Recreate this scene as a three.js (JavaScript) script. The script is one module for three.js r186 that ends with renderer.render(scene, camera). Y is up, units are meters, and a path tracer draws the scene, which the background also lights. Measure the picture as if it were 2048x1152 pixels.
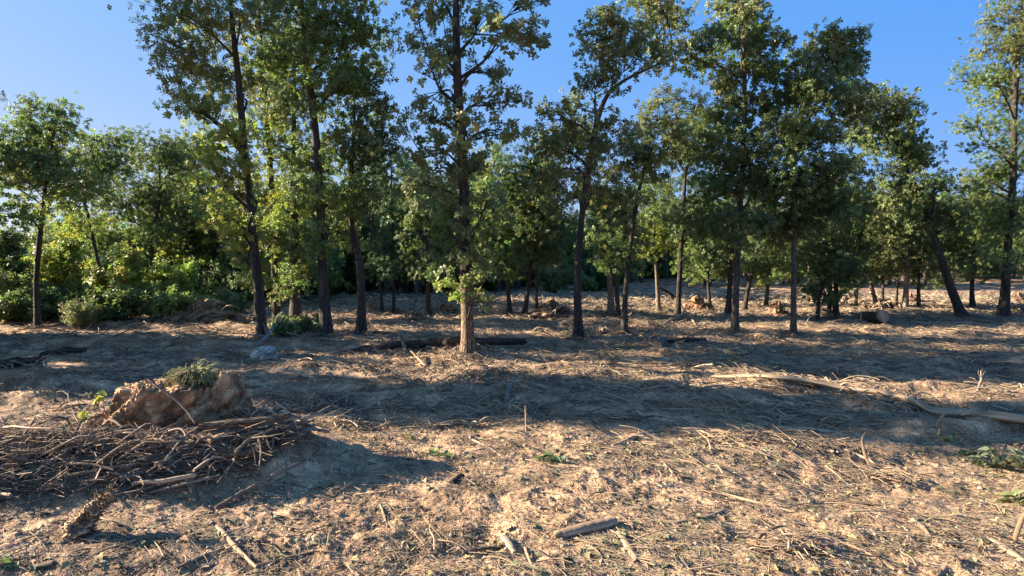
import * as THREE from 'three';
import { mergeGeometries } from 'three/addons/utils/BufferGeometryUtils.js';

// ---------------------------------------------------------------- camera, sky, sun, exposure
const F = 1270, HORIZON = 500, EYE = 1.6;               // focal length and horizon of the photograph in its 2048 x 1152 pixels
const EXPOSURE = 4.8;
const scene = new THREE.Scene();
const camera = new THREE.PerspectiveCamera(2 * Math.atan(576 / F) * 180 / Math.PI, 2048 / 1152, 0.05, 6000);
const PITCH = -Math.atan((576 - HORIZON) / F);
camera.position.set(0, EYE, 0);
camera.rotation.set(PITCH, 0, 0);
camera.updateMatrixWorld(true);

const renderer = new THREE.WebGLRenderer({ antialias: true });
renderer.toneMapping = THREE.LinearToneMapping;
renderer.toneMappingExposure = EXPOSURE;
renderer.shadowMap.enabled = true;

const SUN_EL = 19 * Math.PI / 180, SUN_AZ = 12 * Math.PI / 180;   // azimuth ahead of due left
const SUN = new THREE.Vector3(-Math.cos(SUN_AZ) * Math.cos(SUN_EL), Math.sin(SUN_EL), -Math.sin(SUN_AZ) * Math.cos(SUN_EL));
const sun = new THREE.DirectionalLight(new THREE.Color().setRGB(1, 0.85, 0.655), 5);
sun.name = 'sun';
sun.position.copy(SUN).multiplyScalar(120);
sun.castShadow = true;
Object.assign(sun.shadow.camera, { left: -60, right: 60, top: 60, bottom: -60, near: 1, far: 300 });
sun.shadow.mapSize.set(4096, 4096);
scene.add(sun);

{ // clear late-afternoon sky: pale towards the low sun and the horizon, deep blue away from it
  const W = 1024, H = 512, data = new Float32Array(W * H * 4);
  const mix = (a, b, t) => a + (b - a) * t;
  for (let r = 0; r < H; r++) {
    const up = ((r + 0.5) / H - 0.5) * Math.PI, e = Math.max(0, up) * 180 / Math.PI;
    for (let c = 0; c < W; c++) {
      const a = ((c + 0.5) / W - 0.5) * 2 * Math.PI, x = Math.cos(a) * Math.cos(up), z = Math.sin(a) * Math.cos(up), y = Math.sin(up);
      const th = Math.acos(Math.min(1, Math.max(-1, x * SUN.x + y * SUN.y + z * SUN.z))) * 180 / Math.PI;
      const ws = Math.exp(-((th / 52) ** 2) / 2), wh = Math.exp(-e / (6.5 + 5 * ws)), wz = Math.min(1, e / 70);
      const far = [mix(0.085, 0.055, wz), mix(0.37, 0.25, wz), mix(1.04, 0.75, wz)], near = [0.225, 0.53, 0.98];
      const hz = [mix(0.46, 1.0, ws), mix(0.66, 1.02, ws), mix(0.94, 1.05, ws)], glow = Math.exp(-th / 9) * 2.2;
      const k = [1, 0.9, 0.75];
      for (let i = 0; i < 3; i++) data[(r * W + c) * 4 + i] = (mix(mix(far[i], near[i], ws), hz[i], wh) + glow * k[i]) / EXPOSURE;
      data[(r * W + c) * 4 + 3] = 1;
    }
  }
  const t = new THREE.DataTexture(data, W, H, THREE.RGBAFormat, THREE.FloatType);
  t.mapping = THREE.EquirectangularReflectionMapping;
  t.magFilter = t.minFilter = THREE.LinearFilter;
  t.needsUpdate = true;
  scene.background = t;
  scene.environment = t;
}


// ---------------------------------------------------------------- helpers
function rng(seed) { let s = seed >>> 0; return () => { s = (s + 0x6d2b79f5) | 0; let t = Math.imul(s ^ (s >>> 15), 1 | s); t = (t + Math.imul(t ^ (t >>> 7), 61 | t)) ^ t; return ((t ^ (t >>> 14)) >>> 0) / 4294967296; }; }
let R = rng(11);
const rr = (a, b) => a + (b - a) * R(), gauss = () => (R() + R() + R() + R() - 2) * 0.866 * 1.15;
const V = (x, y, z) => new THREE.Vector3(x, y, z), clamp = THREE.MathUtils.clamp, lerp = THREE.MathUtils.lerp, smooth = THREE.MathUtils.smoothstep;
const PERM = (() => { const g = rng(5), p = Array.from({ length: 256 }, (_, i) => i); for (let i = 255; i > 0; i--) { const j = Math.floor(g() * (i + 1)); [p[i], p[j]] = [p[j], p[i]]; } return Uint8Array.from([...p, ...p]); })();
const fade = (t) => t * t * t * (t * (t * 6 - 15) + 10);
function grad2(h, x, y) { const a = h * 0.0245436926; return Math.cos(a) * x + Math.sin(a) * y; }
const G2 = Array.from({ length: 256 }, (_, i) => [Math.cos(i * 0.0245436926), Math.sin(i * 0.0245436926)]);
function noise2(x, y) {                                   // about -1 .. 1
  const xi = Math.floor(x), yi = Math.floor(y), fx = x - xi, fy = y - yi, X = xi & 255, Y = yi & 255, u = fade(fx), v = fade(fy);
  const a = G2[PERM[PERM[X] + Y]], b = G2[PERM[PERM[X + 1] + Y]], c = G2[PERM[PERM[X] + Y + 1]], d = G2[PERM[PERM[X + 1] + Y + 1]];
  return 1.5 * lerp(lerp(a[0] * fx + a[1] * fy, b[0] * (fx - 1) + b[1] * fy, u), lerp(c[0] * fx + c[1] * (fy - 1), d[0] * (fx - 1) + d[1] * (fy - 1), u), v);
}
function noise3(x, y, z) {                                // value noise, -1 .. 1
  const xi = Math.floor(x), yi = Math.floor(y), zi = Math.floor(z), u = fade(x - xi), v = fade(y - yi), w = fade(z - zi);
  const h = (i, j, k) => PERM[PERM[PERM[(xi + i) & 255] + ((yi + j) & 255)] + ((zi + k) & 255)] / 127.5 - 1;
  return lerp(lerp(lerp(h(0, 0, 0), h(1, 0, 0), u), lerp(h(0, 1, 0), h(1, 1, 0), u), v), lerp(lerp(h(0, 0, 1), h(1, 0, 1), u), lerp(h(0, 1, 1), h(1, 1, 1), u), v), w);
}
const fbm3 = (x, y, z, n = 4) => { let s = 0, a = 0.55; for (let i = 0; i < n; i++) { s += a * noise3(x, y, z); x = x * 2.03 + 7; y = y * 2.03 + 3; z = z * 2.03 + 11; a *= 0.5; } return s; };

const used = new Map();
function numbered(name) { const n = used.get(name) ?? 0; used.set(name, n + 1); return n ? `${name}_${String(n).padStart(3, '0')}` : name; }
function tag(o, label, category, group, kind) { if (label) o.userData.label = label; if (category) o.userData.category = category; if (group) o.userData.group = group; if (kind) o.userData.kind = kind; return o; }
function base(name, p, label, category, group) { const o = new THREE.Group(); o.name = numbered(name); o.position.copy(p); scene.add(o); return tag(o, label, category, group); }
function put(name, geo, mat, parent) { const m = new THREE.Mesh(geo, mat); m.name = parent === scene ? numbered(name) : name; m.castShadow = m.receiveShadow = true; parent.add(m); return m; }

class MB {                                               // collects tubes and sheets into one indexed geometry
  constructor() { this.p = []; this.u = []; this.c = []; this.i = []; }
  vert(x, y, z, u, v, col) { this.p.push(x, y, z); this.u.push(u, v); const c = col ?? [1, 1, 1]; this.c.push(c[0], c[1], c[2]); return this.p.length / 3 - 1; }
  tri(a, b, c) { this.i.push(a, b, c); }
  tube(pts, radii, seg, { rough = 0, seed = 0, caps = true, colour, squash = 1, freq = 6 } = {}) {
    const n = pts.length, T = [], up = V(0, 1, 0), N = V(), B = V();
    for (let k = 0; k < n; k++) T.push(V().subVectors(pts[Math.min(n - 1, k + 1)], pts[Math.max(0, k - 1)]).normalize());
    N.crossVectors(T[0], Math.abs(T[0].y) > 0.9 ? V(1, 0, 0) : up).normalize();
    let len = 0, first = this.p.length / 3;
    for (let k = 0; k < n; k++) {
      if (k) { len += pts[k].distanceTo(pts[k - 1]); N.addScaledVector(T[k], -N.dot(T[k])).normalize(); }
      B.crossVectors(T[k], N);
      for (let s = 0; s <= seg; s++) {
        const a = s % seg / seg * 2 * Math.PI, q = s / seg;
        const cx = Math.cos(a), sy = Math.sin(a) * squash;
        let r = radii[k];
        if (rough) r *= 1 + rough * noise3(cx * 1.7 + seed, len * freq, sy * 1.7 + seed * 3) + rough * 0.6 * noise3(cx * 4 + seed, len * freq * 2.5, sy * 4);
        const x = pts[k].x + (N.x * cx + B.x * sy) * r, y = pts[k].y + (N.y * cx + B.y * sy) * r, z = pts[k].z + (N.z * cx + B.z * sy) * r;
        this.vert(x, y, z, q * Math.max(1, Math.round(2 * Math.PI * radii[0] / 0.3)) , len / 0.6, colour ? colour(k / (n - 1), a, pts[k], len) : null);
      }
    }
    const w = seg + 1;
    for (let k = 0; k < n - 1; k++) for (let s = 0; s < seg; s++) { const a = first + k * w + s; this.tri(a, a + 1, a + w); this.tri(a + 1, a + w + 1, a + w); }
    if (caps) for (const k of [0, n - 1]) {
      const c = colour ? colour(k / (n - 1), -1, pts[k], len) : null, m = this.vert(pts[k].x, pts[k].y, pts[k].z, 0.5, 0.5, c), f = first + k * w, ring = [];
      for (let s = 0; s <= seg; s++) { const j = (f + s) * 3; ring.push(this.vert(this.p[j], this.p[j + 1], this.p[j + 2], 0.5 + 0.4 * Math.cos(s / seg * 6.283), 0.5 + 0.4 * Math.sin(s / seg * 6.283), c)); }
      for (let s = 0; s < seg; s++) k ? this.tri(m, ring[s], ring[s + 1]) : this.tri(m, ring[s + 1], ring[s]);
    }
    return this;
  }
  geo(origin) {
    const g = new THREE.BufferGeometry(), P = Float32Array.from(this.p);
    if (origin) for (let k = 0; k < P.length; k += 3) { P[k] -= origin.x; P[k + 1] -= origin.y; P[k + 2] -= origin.z; }
    g.setAttribute('position', new THREE.BufferAttribute(P, 3)); g.setAttribute('uv', new THREE.BufferAttribute(Float32Array.from(this.u), 2)); g.setAttribute('color', new THREE.BufferAttribute(Float32Array.from(this.c), 3));
    g.setIndex(this.i); g.computeVertexNormals();
    return g;
  }
}
function spline(pts, n) { const c = new THREE.CatmullRomCurve3(pts, false, 'centripetal'); return c.getPoints(n); }

// a pixel of the photograph and a forward distance -> a point in the place
const CP = Math.cos(PITCH), SP = Math.sin(PITCH);
function ray(px, py) { const x = (px - 1024) / F, y = (576 - py) / F; return V(x, y * CP + SP, y * SP - CP); }
function at(px, py, d) { const r = ray(px, py); r.multiplyScalar(d / -r.z); r.y += EYE; return r; }
// ---------------------------------------------------------------- the lie of the land
const PILE = V(-2.62, 0, -4.85);
const BUMPS = [];                                        // [x, z, rx, rz, height]
function clearingEdge(x) { return x < -7 ? 14.5 : x < 0 ? lerp(14.5, 28, (x + 7) / 7) : x < 8 ? lerp(28, 44, x / 8) : 44 + (x - 8) * 1.5; }
function lie(x, z) {                                     // smooth shape of the land
  const d = -z, r = Math.hypot(x, z);
  let h = -0.012 * Math.max(0, d - 9);
  const past = Math.max(0, d - clearingEdge(x) - 5) * (d > 0 ? 1 : 0);
  h -= Math.min(7, past * 0.085) * smooth(past, 0, 12);
  const out = smooth(r, 250, 560);
  h = lerp(h, 2.6, out);
  return h;
}
function height(x, z, fine = true) {
  let h = lie(x, z);
  const d = Math.hypot(x, z);
  if (d > 150) return h;
  const far = smooth(d, 60, 150);
  h += (1 - far) * (0.07 * noise2(x * 0.22 + 3, z * 0.3) + 0.035 * noise2(x * 0.55, z * 1.1 + 9));
  const rut = noise2(x * 0.33 + 40, z * 1.5);            // pushed-up ridges that run across the view
  h += (1 - far) * 0.055 * smooth(d, 5, 9) * (1 - Math.abs(rut) * 2);
  const hum = noise2(x * 1.25 + 11, z * 1.7 + 4); h += 0.13 * smooth(d, 5.2, 8) * (1 - smooth(d, 40, 60)) * Math.pow(Math.max(0, hum - 0.12), 1.2);
  for (const [bx, bz, rx, rz, bh] of BUMPS) { const q = ((x - bx) / rx) ** 2 + ((z - bz) / rz) ** 2; if (q < 6) h += bh * Math.exp(-q * 1.2); }
  if (fine && d < 45) {
    const near = 1 - smooth(d, 25, 45);
    for (const o of [0, -0.47]) { const l = x - (-0.23 + (-z - 3.1) * 0.187 + o); if (z > -7) h -= 0.013 * Math.exp(-((l / 0.07) ** 2)) * smooth(noise2(z * 2, o), -0.6, 0.2); }
    h += near * ((0.009 + 0.009 * smooth(d, 5, 8)) * noise2(x * 2.3, z * 2.6 + 5) + 0.016 * noise2(x * 5.1 + 1, z * 5.6) + 0.014 * noise2(x * 10.7, z * 12.1) * (0.4 + 0.6 * smooth(noise2(x * 0.7, z * 0.7), -0.3, 0.4)));
    if (d < 14) { const c = noise2(x * 23, z * 24), c2 = noise2(x * 45 + 3, z * 43); h += (1 - smooth(d, 8, 14)) * (0.009 * Math.max(0, c) + 0.005 * c2); }
  }
  return h;
}
function onGround(px, py, fine = false) {                // where the ray through that pixel meets the ground
  const r = ray(px, py); let a = 1, b = 1;
  for (let i = 0; i < 600; i++) { b = a * 1.02; if (EYE + r.y * b < height(r.x * b, r.z * b, fine)) break; a = b; }
  for (let i = 0; i < 24; i++) { const m = (a + b) / 2; EYE + r.y * m < height(r.x * m, r.z * m, fine) ? b = m : a = m; }
  return V(r.x * b, height(r.x * b, r.z * b, fine), r.z * b);
}
BUMPS.push([PILE.x + 0.05, PILE.z + 0.36, 0.95, 0.36, 0.17], [-1.8, -4.7, 0.4, 0.36, 0.15], [PILE.x - 1.1, PILE.z + 0.35, 0.7, 0.5, 0.16], [PILE.x + 0.75, PILE.z - 0.1, 0.5, 0.4, 0.1]);
BUMPS.push([1.9, -6.6, 1.1, 0.25, 0.09], [3.1, -7.3, 0.5, 0.25, 0.14], [-0.2, -8.4, 0.7, 0.25, 0.1], [0.7, -8.3, 0.5, 0.25, 0.12], [-1.2, -6.9, 2.0, 0.3, 0.06], [2.3, -5.0, 0.9, 0.4, 0.06], [4.2, -5.6, 1.3, 0.3, 0.05]);
const centreBase = onGround(937, 706);
BUMPS.push([centreBase.x, centreBase.z + 0.05, 0.45, 0.4, 0.17]);

// ---------------------------------------------------------------- textures
function canvasTexture(size, draw, srgb) {
  const c = document.createElement('canvas'); c.width = c.height = size;
  draw(c.getContext('2d'), size);
  const t = new THREE.CanvasTexture(c); t.wrapS = t.wrapT = THREE.RepeatWrapping; if (srgb) t.colorSpace = THREE.SRGBColorSpace;
  return t;
}
function tileNoise(size, cells, seed, oct = 5) {         // periodic value noise
  const out = new Float32Array(size * size); let amp = 1, tot = 0;
  for (let o = 0; o < oct; o++, cells *= 2, amp *= 0.55) {
    const g = rng(seed + o * 17), L = Array.from({ length: cells * cells }, () => g() * 2 - 1); tot += amp;
    for (let y = 0; y < size; y++) { const v = y / size * cells, yi = Math.floor(v), fy = fade(v - yi);
      for (let x = 0; x < size; x++) { const u = x / size * cells, xi = Math.floor(u), fx = fade(u - xi), a = yi % cells * cells, b = (yi + 1) % cells * cells, x1 = (xi + 1) % cells;
        out[y * size + x] += amp * lerp(lerp(L[a + xi], L[a + x1], fx), lerp(L[b + xi], L[b + x1], fx), fy); } }
  }
  for (let k = 0; k < out.length; k++) out[k] /= tot;
  return out;
}
function fill(ctx, size, f) { const im = ctx.createImageData(size, size), d = im.data; for (let k = 0; k < size * size; k++) { const c = f(k); d[k * 4] = c[0]; d[k * 4 + 1] = c[1]; d[k * 4 + 2] = c[2]; d[k * 4 + 3] = 255; } ctx.putImageData(im, 0, 0); }
function wrapped(ctx, size, x, y, reach, f) { for (const ox of x < reach ? [0, size] : x > size - reach ? [0, -size] : [0]) for (const oy of y < reach ? [0, size] : y > size - reach ? [0, -size] : [0]) { ctx.save(); ctx.translate(x + ox, y + oy); f(ctx); ctx.restore(); } }
// chewed-up soil with shreds of wood and straw in it: colour and relief drawn from the same list of pieces, a tile is 2.4 m
const GT = 2048, soil = tileNoise(1024, 10, 3, 6);
const shreds = (() => { const g = rng(77), l = []; for (let k = 0; k < 15000; k++) { const t = g(), big = g() < 0.08; l.push({ x: g() * GT, y: g() * GT, a: g() * Math.PI, l: (big ? 60 : 10) + g() * (big ? 110 : 34), w: (big ? 3.5 : 1.4) + g() * (big ? 4 : 2), t, b: (g() - 0.5) * 0.5, s: g() }); } return l; })();
const groundMap = canvasTexture(GT, (ctx) => {
  const small = document.createElement('canvas'); small.width = small.height = 1024;
  fill(small.getContext('2d'), 1024, (k) => { const v = soil[k]; const q = 1 + v * 0.9; return [152 * q + 6, 131 * q + 3, 113 * q]; });
  ctx.drawImage(small, 0, 0, GT, GT);
  for (const s of shreds) wrapped(ctx, GT, s.x, s.y, 180, (c) => {
    c.rotate(s.a);
    const tone = s.t < 0.45 ? [205, 178, 142] : s.t < 0.62 ? [232, 210, 176] : s.t < 0.86 ? [112, 88, 68] : [70, 56, 46], q = 0.8 + 0.4 * s.s;
    c.strokeStyle = `rgba(${tone[0] * q | 0},${tone[1] * q | 0},${tone[2] * q | 0},${0.75})`; c.lineWidth = s.w; c.lineCap = 'round';
    c.beginPath(); c.moveTo(-s.l / 2, 0); c.quadraticCurveTo(0, s.l * s.b, s.l / 2, 0); c.stroke();
  });
}, true);
const groundBump = canvasTexture(GT, (ctx) => {
  const small = document.createElement('canvas'); small.width = small.height = 1024;
  fill(small.getContext('2d'), 1024, (k) => { const v = clamp(105 + soil[k] * 190, 0, 200); return [v, v, v]; });
  ctx.drawImage(small, 0, 0, GT, GT);
  for (const s of shreds) wrapped(ctx, GT, s.x, s.y, 180, (c) => {
    c.rotate(s.a); const v = 130 + s.s * 110 | 0; c.strokeStyle = `rgba(${v},${v},${v},0.85)`; c.lineWidth = s.w * 0.8; c.lineCap = 'round';
    c.beginPath(); c.moveTo(-s.l / 2, 0); c.quadraticCurveTo(0, s.l * s.b, s.l / 2, 0); c.stroke();
  });
}, false);
// bark: upright furrows and plates
const BT = 512, furrow = tileNoise(BT, 8, 21, 5), plate = tileNoise(BT, 16, 31, 4);
function barkValue(k) { const x = k % BT, y = (k / BT) | 0, w = furrow[k] * 0.12 * BT; const u = (x + w) / BT * Math.PI * 2 * 5, ridge = Math.abs(Math.sin(u / 2 + plate[((y >> 2) * BT + x) % (BT * BT)] * 1.2)); const crack = Math.abs(Math.sin(y / BT * Math.PI * 7 + plate[k] * 5 + Math.floor(u / Math.PI / 2) * 1.7)); return clamp(ridge * 0.8 * (0.55 + 0.45 * smooth(crack, 0.05, 0.3)) + plate[k] * 0.35 + 0.12, 0, 1); }
const barkMap = canvasTexture(BT, (c, s) => fill(c, s, (k) => { const v = barkValue(k), q = 70 + v * 130 + plate[k] * 50; return [q, q * 0.96, q * 0.91]; }), true);
const barkBump = canvasTexture(BT, (c, s) => fill(c, s, (k) => { const v = barkValue(k) * 255; return [v, v, v]; }), false);
// bare wood: grain along the piece
const grain = tileNoise(512, 4, 41, 6);
const woodMap = canvasTexture(512, (c, s) => fill(c, s, (k) => { const x = k % 512, y = (k / 512) | 0, g = grain[((y >> 3) * 512 + x) % (512 * 512)], f = Math.sin(x * 0.4 + g * 9) * 0.5 + 0.5, q = 150 + g * 120 + f * 26; return [q, q * 0.97, q * 0.93]; }), true);
const woodBump = canvasTexture(512, (c, s) => fill(c, s, (k) => { const x = k % 512, y = (k / 512) | 0, g = grain[((y >> 3) * 512 + x) % (512 * 512)], q = 128 + g * 130 + Math.sin(x * 0.4 + g * 9) * 30; return [q, q, q]; }), false);
const earthMap = canvasTexture(512, (c, s) => fill(c, s, (k) => { const x = k % 512, y = (k / 512) | 0, q = 178 + soil[y * 1024 + x] * 130; return [q, q * 0.98, q * 0.95]; }), true);
const earthBump = canvasTexture(512, (c, s) => fill(c, s, (k) => { const x = k % 512, y = (k / 512) | 0, q = 128 + soil[y * 1024 + x] * 220; return [q, q, q]; }), false);

const lin = (r, g, b) => new THREE.Color().setRGB(r, g, b);
const M = {
  ground: new THREE.MeshStandardMaterial({ map: groundMap, bumpMap: groundBump, bumpScale: 0.022, roughness: 1, vertexColors: true }),
  hills: new THREE.MeshStandardMaterial({ roughness: 1, vertexColors: true }),
  bark: new THREE.MeshStandardMaterial({ map: barkMap, bumpMap: barkBump, bumpScale: 0.012, roughness: 0.95, vertexColors: true }),
  wood: new THREE.MeshStandardMaterial({ map: woodMap, bumpMap: woodBump, bumpScale: 0.004, roughness: 0.9, vertexColors: true }),
  earth: new THREE.MeshStandardMaterial({ map: earthMap, bumpMap: earthBump, bumpScale: 0.045, roughness: 1, vertexColors: true }),
  rock: new THREE.MeshStandardMaterial({ map: earthMap, bumpMap: earthBump, bumpScale: 0.012, roughness: 0.85, vertexColors: true }),
  litter: new THREE.MeshStandardMaterial({ roughness: 0.9 }),
  leaf: new THREE.MeshPhysicalMaterial({ roughness: 0.95, transmission: 0.5, thickness: 0, specularIntensity: 0.4, clearcoat: 0.5, clearcoatRoughness: 0.4, side: THREE.DoubleSide }),
  litter2: new THREE.MeshStandardMaterial({ roughness: 0.9, vertexColors: true }),
  grass: new THREE.MeshPhysicalMaterial({ roughness: 0.95, transmission: 0.3, thickness: 0, specularIntensity: 0.4, side: THREE.DoubleSide }),
};

// ---------------------------------------------------------------- ground and hills
{
  const ang = [];
  const fineHalf = 47 * Math.PI / 180, N = 760;
  for (let k = 0; k <= N; k++) ang.push(-fineHalf + 2 * fineHalf * k / N);
  for (let k = 1; k < 60; k++) ang.push(fineHalf + (2 * Math.PI - 2 * fineHalf) * k / 60);
  const rad = [0]; for (let r = 0.6; r < 2; r *= 1.05) rad.push(r);
  for (let r = 2; r < 26; r *= 1.0062) rad.push(r); for (let r = 26; r < 90; r *= 1.018) rad.push(r); for (let r = 90; r < 720; r *= 1.06) rad.push(r);
  const na = ang.length, nr = rad.length, P = new Float32Array(na * nr * 3), U = new Float32Array(na * nr * 2), C = new Float32Array(na * nr * 3), I = [];
  for (let j = 0; j < nr; j++) for (let k = 0; k < na; k++) {
    const x = Math.sin(ang[k]) * rad[j], z = -Math.cos(ang[k]) * rad[j], o = j * na + k, d = rad[j];
    P[o * 3] = x; P[o * 3 + 1] = height(x, z); P[o * 3 + 2] = z;
    U[o * 2] = (x * 0.94 + z * 0.34) / 2.4; U[o * 2 + 1] = (z * 0.94 - x * 0.34) / 2.4;
    // straw-coloured shreds, red clay patches, grey fines; grassy beyond the clearing
    const red = smooth(noise2(x * 0.16 + 20, z * 0.2) + 0.5 * noise2(x * 0.7, z * 0.7), 0.05, 0.75) * 0.8 + 0.35 * smooth(d, 14, 26) * smooth(noise2(x * 0.3, z * 0.25 + 50), -0.2, 0.5), grey = smooth(noise2(x * 0.4 + 7, z * 0.45), 0.0, 0.7);
    let c = [0.87, 0.76, 0.625];
    c = c.map((v, i) => lerp(v, [0.7, 0.50, 0.38][i], clamp(red, 0, 1) * (0.22 + 0.3 * smooth(d, 8, 16)))); c = c.map((v, i) => lerp(v, [0.6, 0.545, 0.49][i], grey * 0.55));
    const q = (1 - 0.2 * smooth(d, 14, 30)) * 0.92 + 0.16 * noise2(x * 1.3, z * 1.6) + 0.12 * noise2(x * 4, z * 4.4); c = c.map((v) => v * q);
    const e = -z - clearingEdge(x), g = smooth(e + noise2(x * 0.5, z * 0.5) * 1.5, -0.5, 2.5) * (z < 0 ? 1 : 0);
    c = c.map((v, i) => lerp(v, [0.30, 0.30, 0.13][i] * (0.8 + 0.4 * noise2(x * 0.9, z * 0.9)), g));
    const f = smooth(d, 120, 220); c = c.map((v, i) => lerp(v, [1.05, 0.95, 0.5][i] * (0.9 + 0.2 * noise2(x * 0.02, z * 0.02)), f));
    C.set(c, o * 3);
  }
  for (let j = 0; j < nr - 1; j++) for (let k = 0; k < na; k++) { const k2 = (k + 1) % na, a = j * na + k, b = j * na + k2, c = a + na, d = b + na; if (j) I.push(a, b, c); I.push(b, d, c); }
  const g = new THREE.BufferGeometry();
  g.setAttribute('position', new THREE.BufferAttribute(P, 3)); g.setAttribute('uv', new THREE.BufferAttribute(U, 2)); g.setAttribute('color', new THREE.BufferAttribute(C, 3)); g.setIndex(I); g.computeVertexNormals();
  const n = g.attributes.normal; if (n.getY(na * 60 + 5) < 0) { for (let k = 0; k < I.length; k += 3) { const t = I[k + 1]; I[k + 1] = I[k + 2]; I[k + 2] = t; } g.setIndex(I); g.computeVertexNormals(); }
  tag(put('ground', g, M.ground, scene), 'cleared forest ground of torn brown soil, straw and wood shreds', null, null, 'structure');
}
{ // low wooded ridge all round, beyond the fields
  const mb = new MB(), na = 260, nr = 14;
  for (let j = 0; j <= nr; j++) for (let k = 0; k <= na; k++) {
    const a = k / na * 2 * Math.PI, t = j / nr, r = 690 + t * 900, x = Math.sin(a) * r, z = -Math.cos(a) * r, s = noise2(Math.sin(a) * 3.1 + 4, Math.cos(a) * 3.1) * 0.5 + 0.5;
    const h = 1 + smooth(t, 0, 0.75) * (17 + 20 * s + 5 * noise2(x * 0.012, z * 0.012)) + (j && j < nr ? 2.2 * noise2(x * 0.05, z * 0.05) : 0);
    mb.vert(x, j === 0 ? -4 : h, z, 0, 0, [0.055, 0.075, 0.04].map((v) => v * (1 + 0.4 * noise2(x * 0.03, z * 0.03))));
  }
  for (let j = 0; j < nr; j++) for (let k = 0; k < na; k++) { const a = j * (na + 1) + k; mb.tri(a, a + na + 1, a + 1); mb.tri(a + 1, a + na + 1, a + na + 2); }
  tag(put('hills', mb.geo(), M.hills, scene), 'low blue-green wooded hills on the horizon', null, null, 'structure');
}

// ---------------------------------------------------------------- leaf sprays
function addLeaf(mb, m, L, prof, fold, droop) {
  const ids = [], v = V();
  for (const [t, w] of prof) {
    const y = -droop * t * t * L, row = [];
    for (const s of [-1, 0, 1]) { v.set(s * w * L, y + Math.abs(s) * w * L * fold, t * L).applyMatrix4(m); row.push(mb.vert(v.x, v.y, v.z, 0, 0)); }
    ids.push(row);
  }
  for (let k = 0; k < ids.length - 1; k++) for (const s of [0, 1]) { const a = ids[k][s], b = ids[k][s + 1], c = ids[k + 1][s], d = ids[k + 1][s + 1]; mb.tri(a, c, b); mb.tri(b, c, d); }
}
const OAK = [[0, 0.02], [0.18, 0.05], [0.34, 0.2], [0.44, 0.1], [0.6, 0.36], [0.72, 0.2], [0.86, 0.24], [1, 0.02]], OVATE = [[0, 0.01], [0.25, 0.2], [0.55, 0.24], [0.8, 0.14], [1, 0.005]], NARROW = [[0, 0.01], [0.3, 0.13], [0.65, 0.13], [1, 0.005]];
function spray(seed, prof, n, L0, L1, len, spread) {
  const g = rng(seed), mb = new MB(), m = new THREE.Matrix4(), q = new THREE.Quaternion(), e = new THREE.Euler();
  mb.tube([V(0, -0.03, 0), V(0.008, len * 0.5, 0), V(0, len, 0.006)], [0.004, 0.003, 0.0015], 3, { caps: false });
  for (let k = 0; k < n; k++) {
    const f = k / n, a = k * 2.4 + g() * 0.6, tilt = lerp(spread, 0.35, Math.max(0, f - 0.4)) + (g() - 0.5) * 0.5;
    e.set(0, a, 0); q.setFromEuler(e); q.multiply(new THREE.Quaternion().setFromAxisAngle(V(1, 0, 0), -Math.PI / 2 + tilt)); q.multiply(new THREE.Quaternion().setFromAxisAngle(V(0, 0, 1), (g() - 0.5) * 1.2));
    m.compose(V((g() - 0.5) * 0.03, len * (0.25 + 0.75 * f), (g() - 0.5) * 0.03), q, V(1, 1, 1));
    addLeaf(mb, m, lerp(L0, L1, g()), prof, 0.15 + g() * 0.4, 0.1 + g() * 0.35);
  }
  return mb.geo();
}
const SPRAYS = {
  oak: [1, 2, 3].map((s) => spray(s, OAK, 10, 0.085, 0.135, 0.13, 1.35)),
  ovate: [4, 5, 6].map((s) => spray(s, OVATE, 12, 0.06, 0.1, 0.15, 1.3)),
  fine: [7, 8].map((s) => spray(s, NARROW, 16, 0.05, 0.085, 0.2, 1.2)),
};
// foliage as one scattered part: list of {p, dir, s, c}
function scatter(name, list, geos, mat, parent, origin) {
  const m = new THREE.Matrix4(), q = new THREE.Quaternion(), up = V(0, 1, 0), q2 = new THREE.Quaternion();
  geos.forEach((geo, gi) => {
    const part = list.filter((_, k) => k % geos.length === gi); if (!part.length) return;
    const im = new THREE.InstancedMesh(geo, mat, part.length); im.name = name; im.castShadow = im.receiveShadow = true;
    part.forEach((s, k) => {
      q.setFromUnitVectors(up, s.dir); q2.setFromAxisAngle(up, s.turn ?? 0); q.multiply(q2);
      const sc = s.sc ?? V(s.s, s.s, s.s);
      m.compose(V().subVectors(s.p, origin), q, sc); im.setMatrixAt(k, m); im.setColorAt(k, s.c);
    });
    im.userData.kind = 'stuff'; parent.add(im);
  });
}

// trees past the left border: x, distance ahead, crown bottom, crown top, crown radius, sprays
const SHADE = [[-11, 8.85, 0.6, 8, 1.05, 300], [-13.5, 9.7, 1, 9, 1.1, 300], [-10.4, 10.6, 0.2, 2.6, 1.0, 220], [-11.2, 11.9, 0.2, 2.9, 1.0, 220], [-13.5, 12.2, 6.0, 13, 1.1, 800]];
// ---------------------------------------------------------------- trees
const GREEN = { dark: [0.125, 0.18, 0.05], mid: [0.162, 0.23, 0.056], olive: [0.188, 0.222, 0.072], lime: [0.27, 0.32, 0.055], cool: [0.1, 0.18, 0.07] };
const leafTone = (base, vary = 0.35, warm = 0.06) => { const v = 1 + (R() - 0.5) * 2 * vary, w = R(), y = w < warm * 0.3 ? 1.4 : 1 + (R() - 0.5) * 0.3; return lin(base[0] * v * y, base[1] * v * (y > 1.35 ? 1.15 : 1), base[2] * v); };
const BARK = { dark: [0.165, 0.145, 0.125], grey: [0.33, 0.295, 0.26], pale: [0.62, 0.55, 0.46], brown: [0.4, 0.32, 0.25] };

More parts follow.
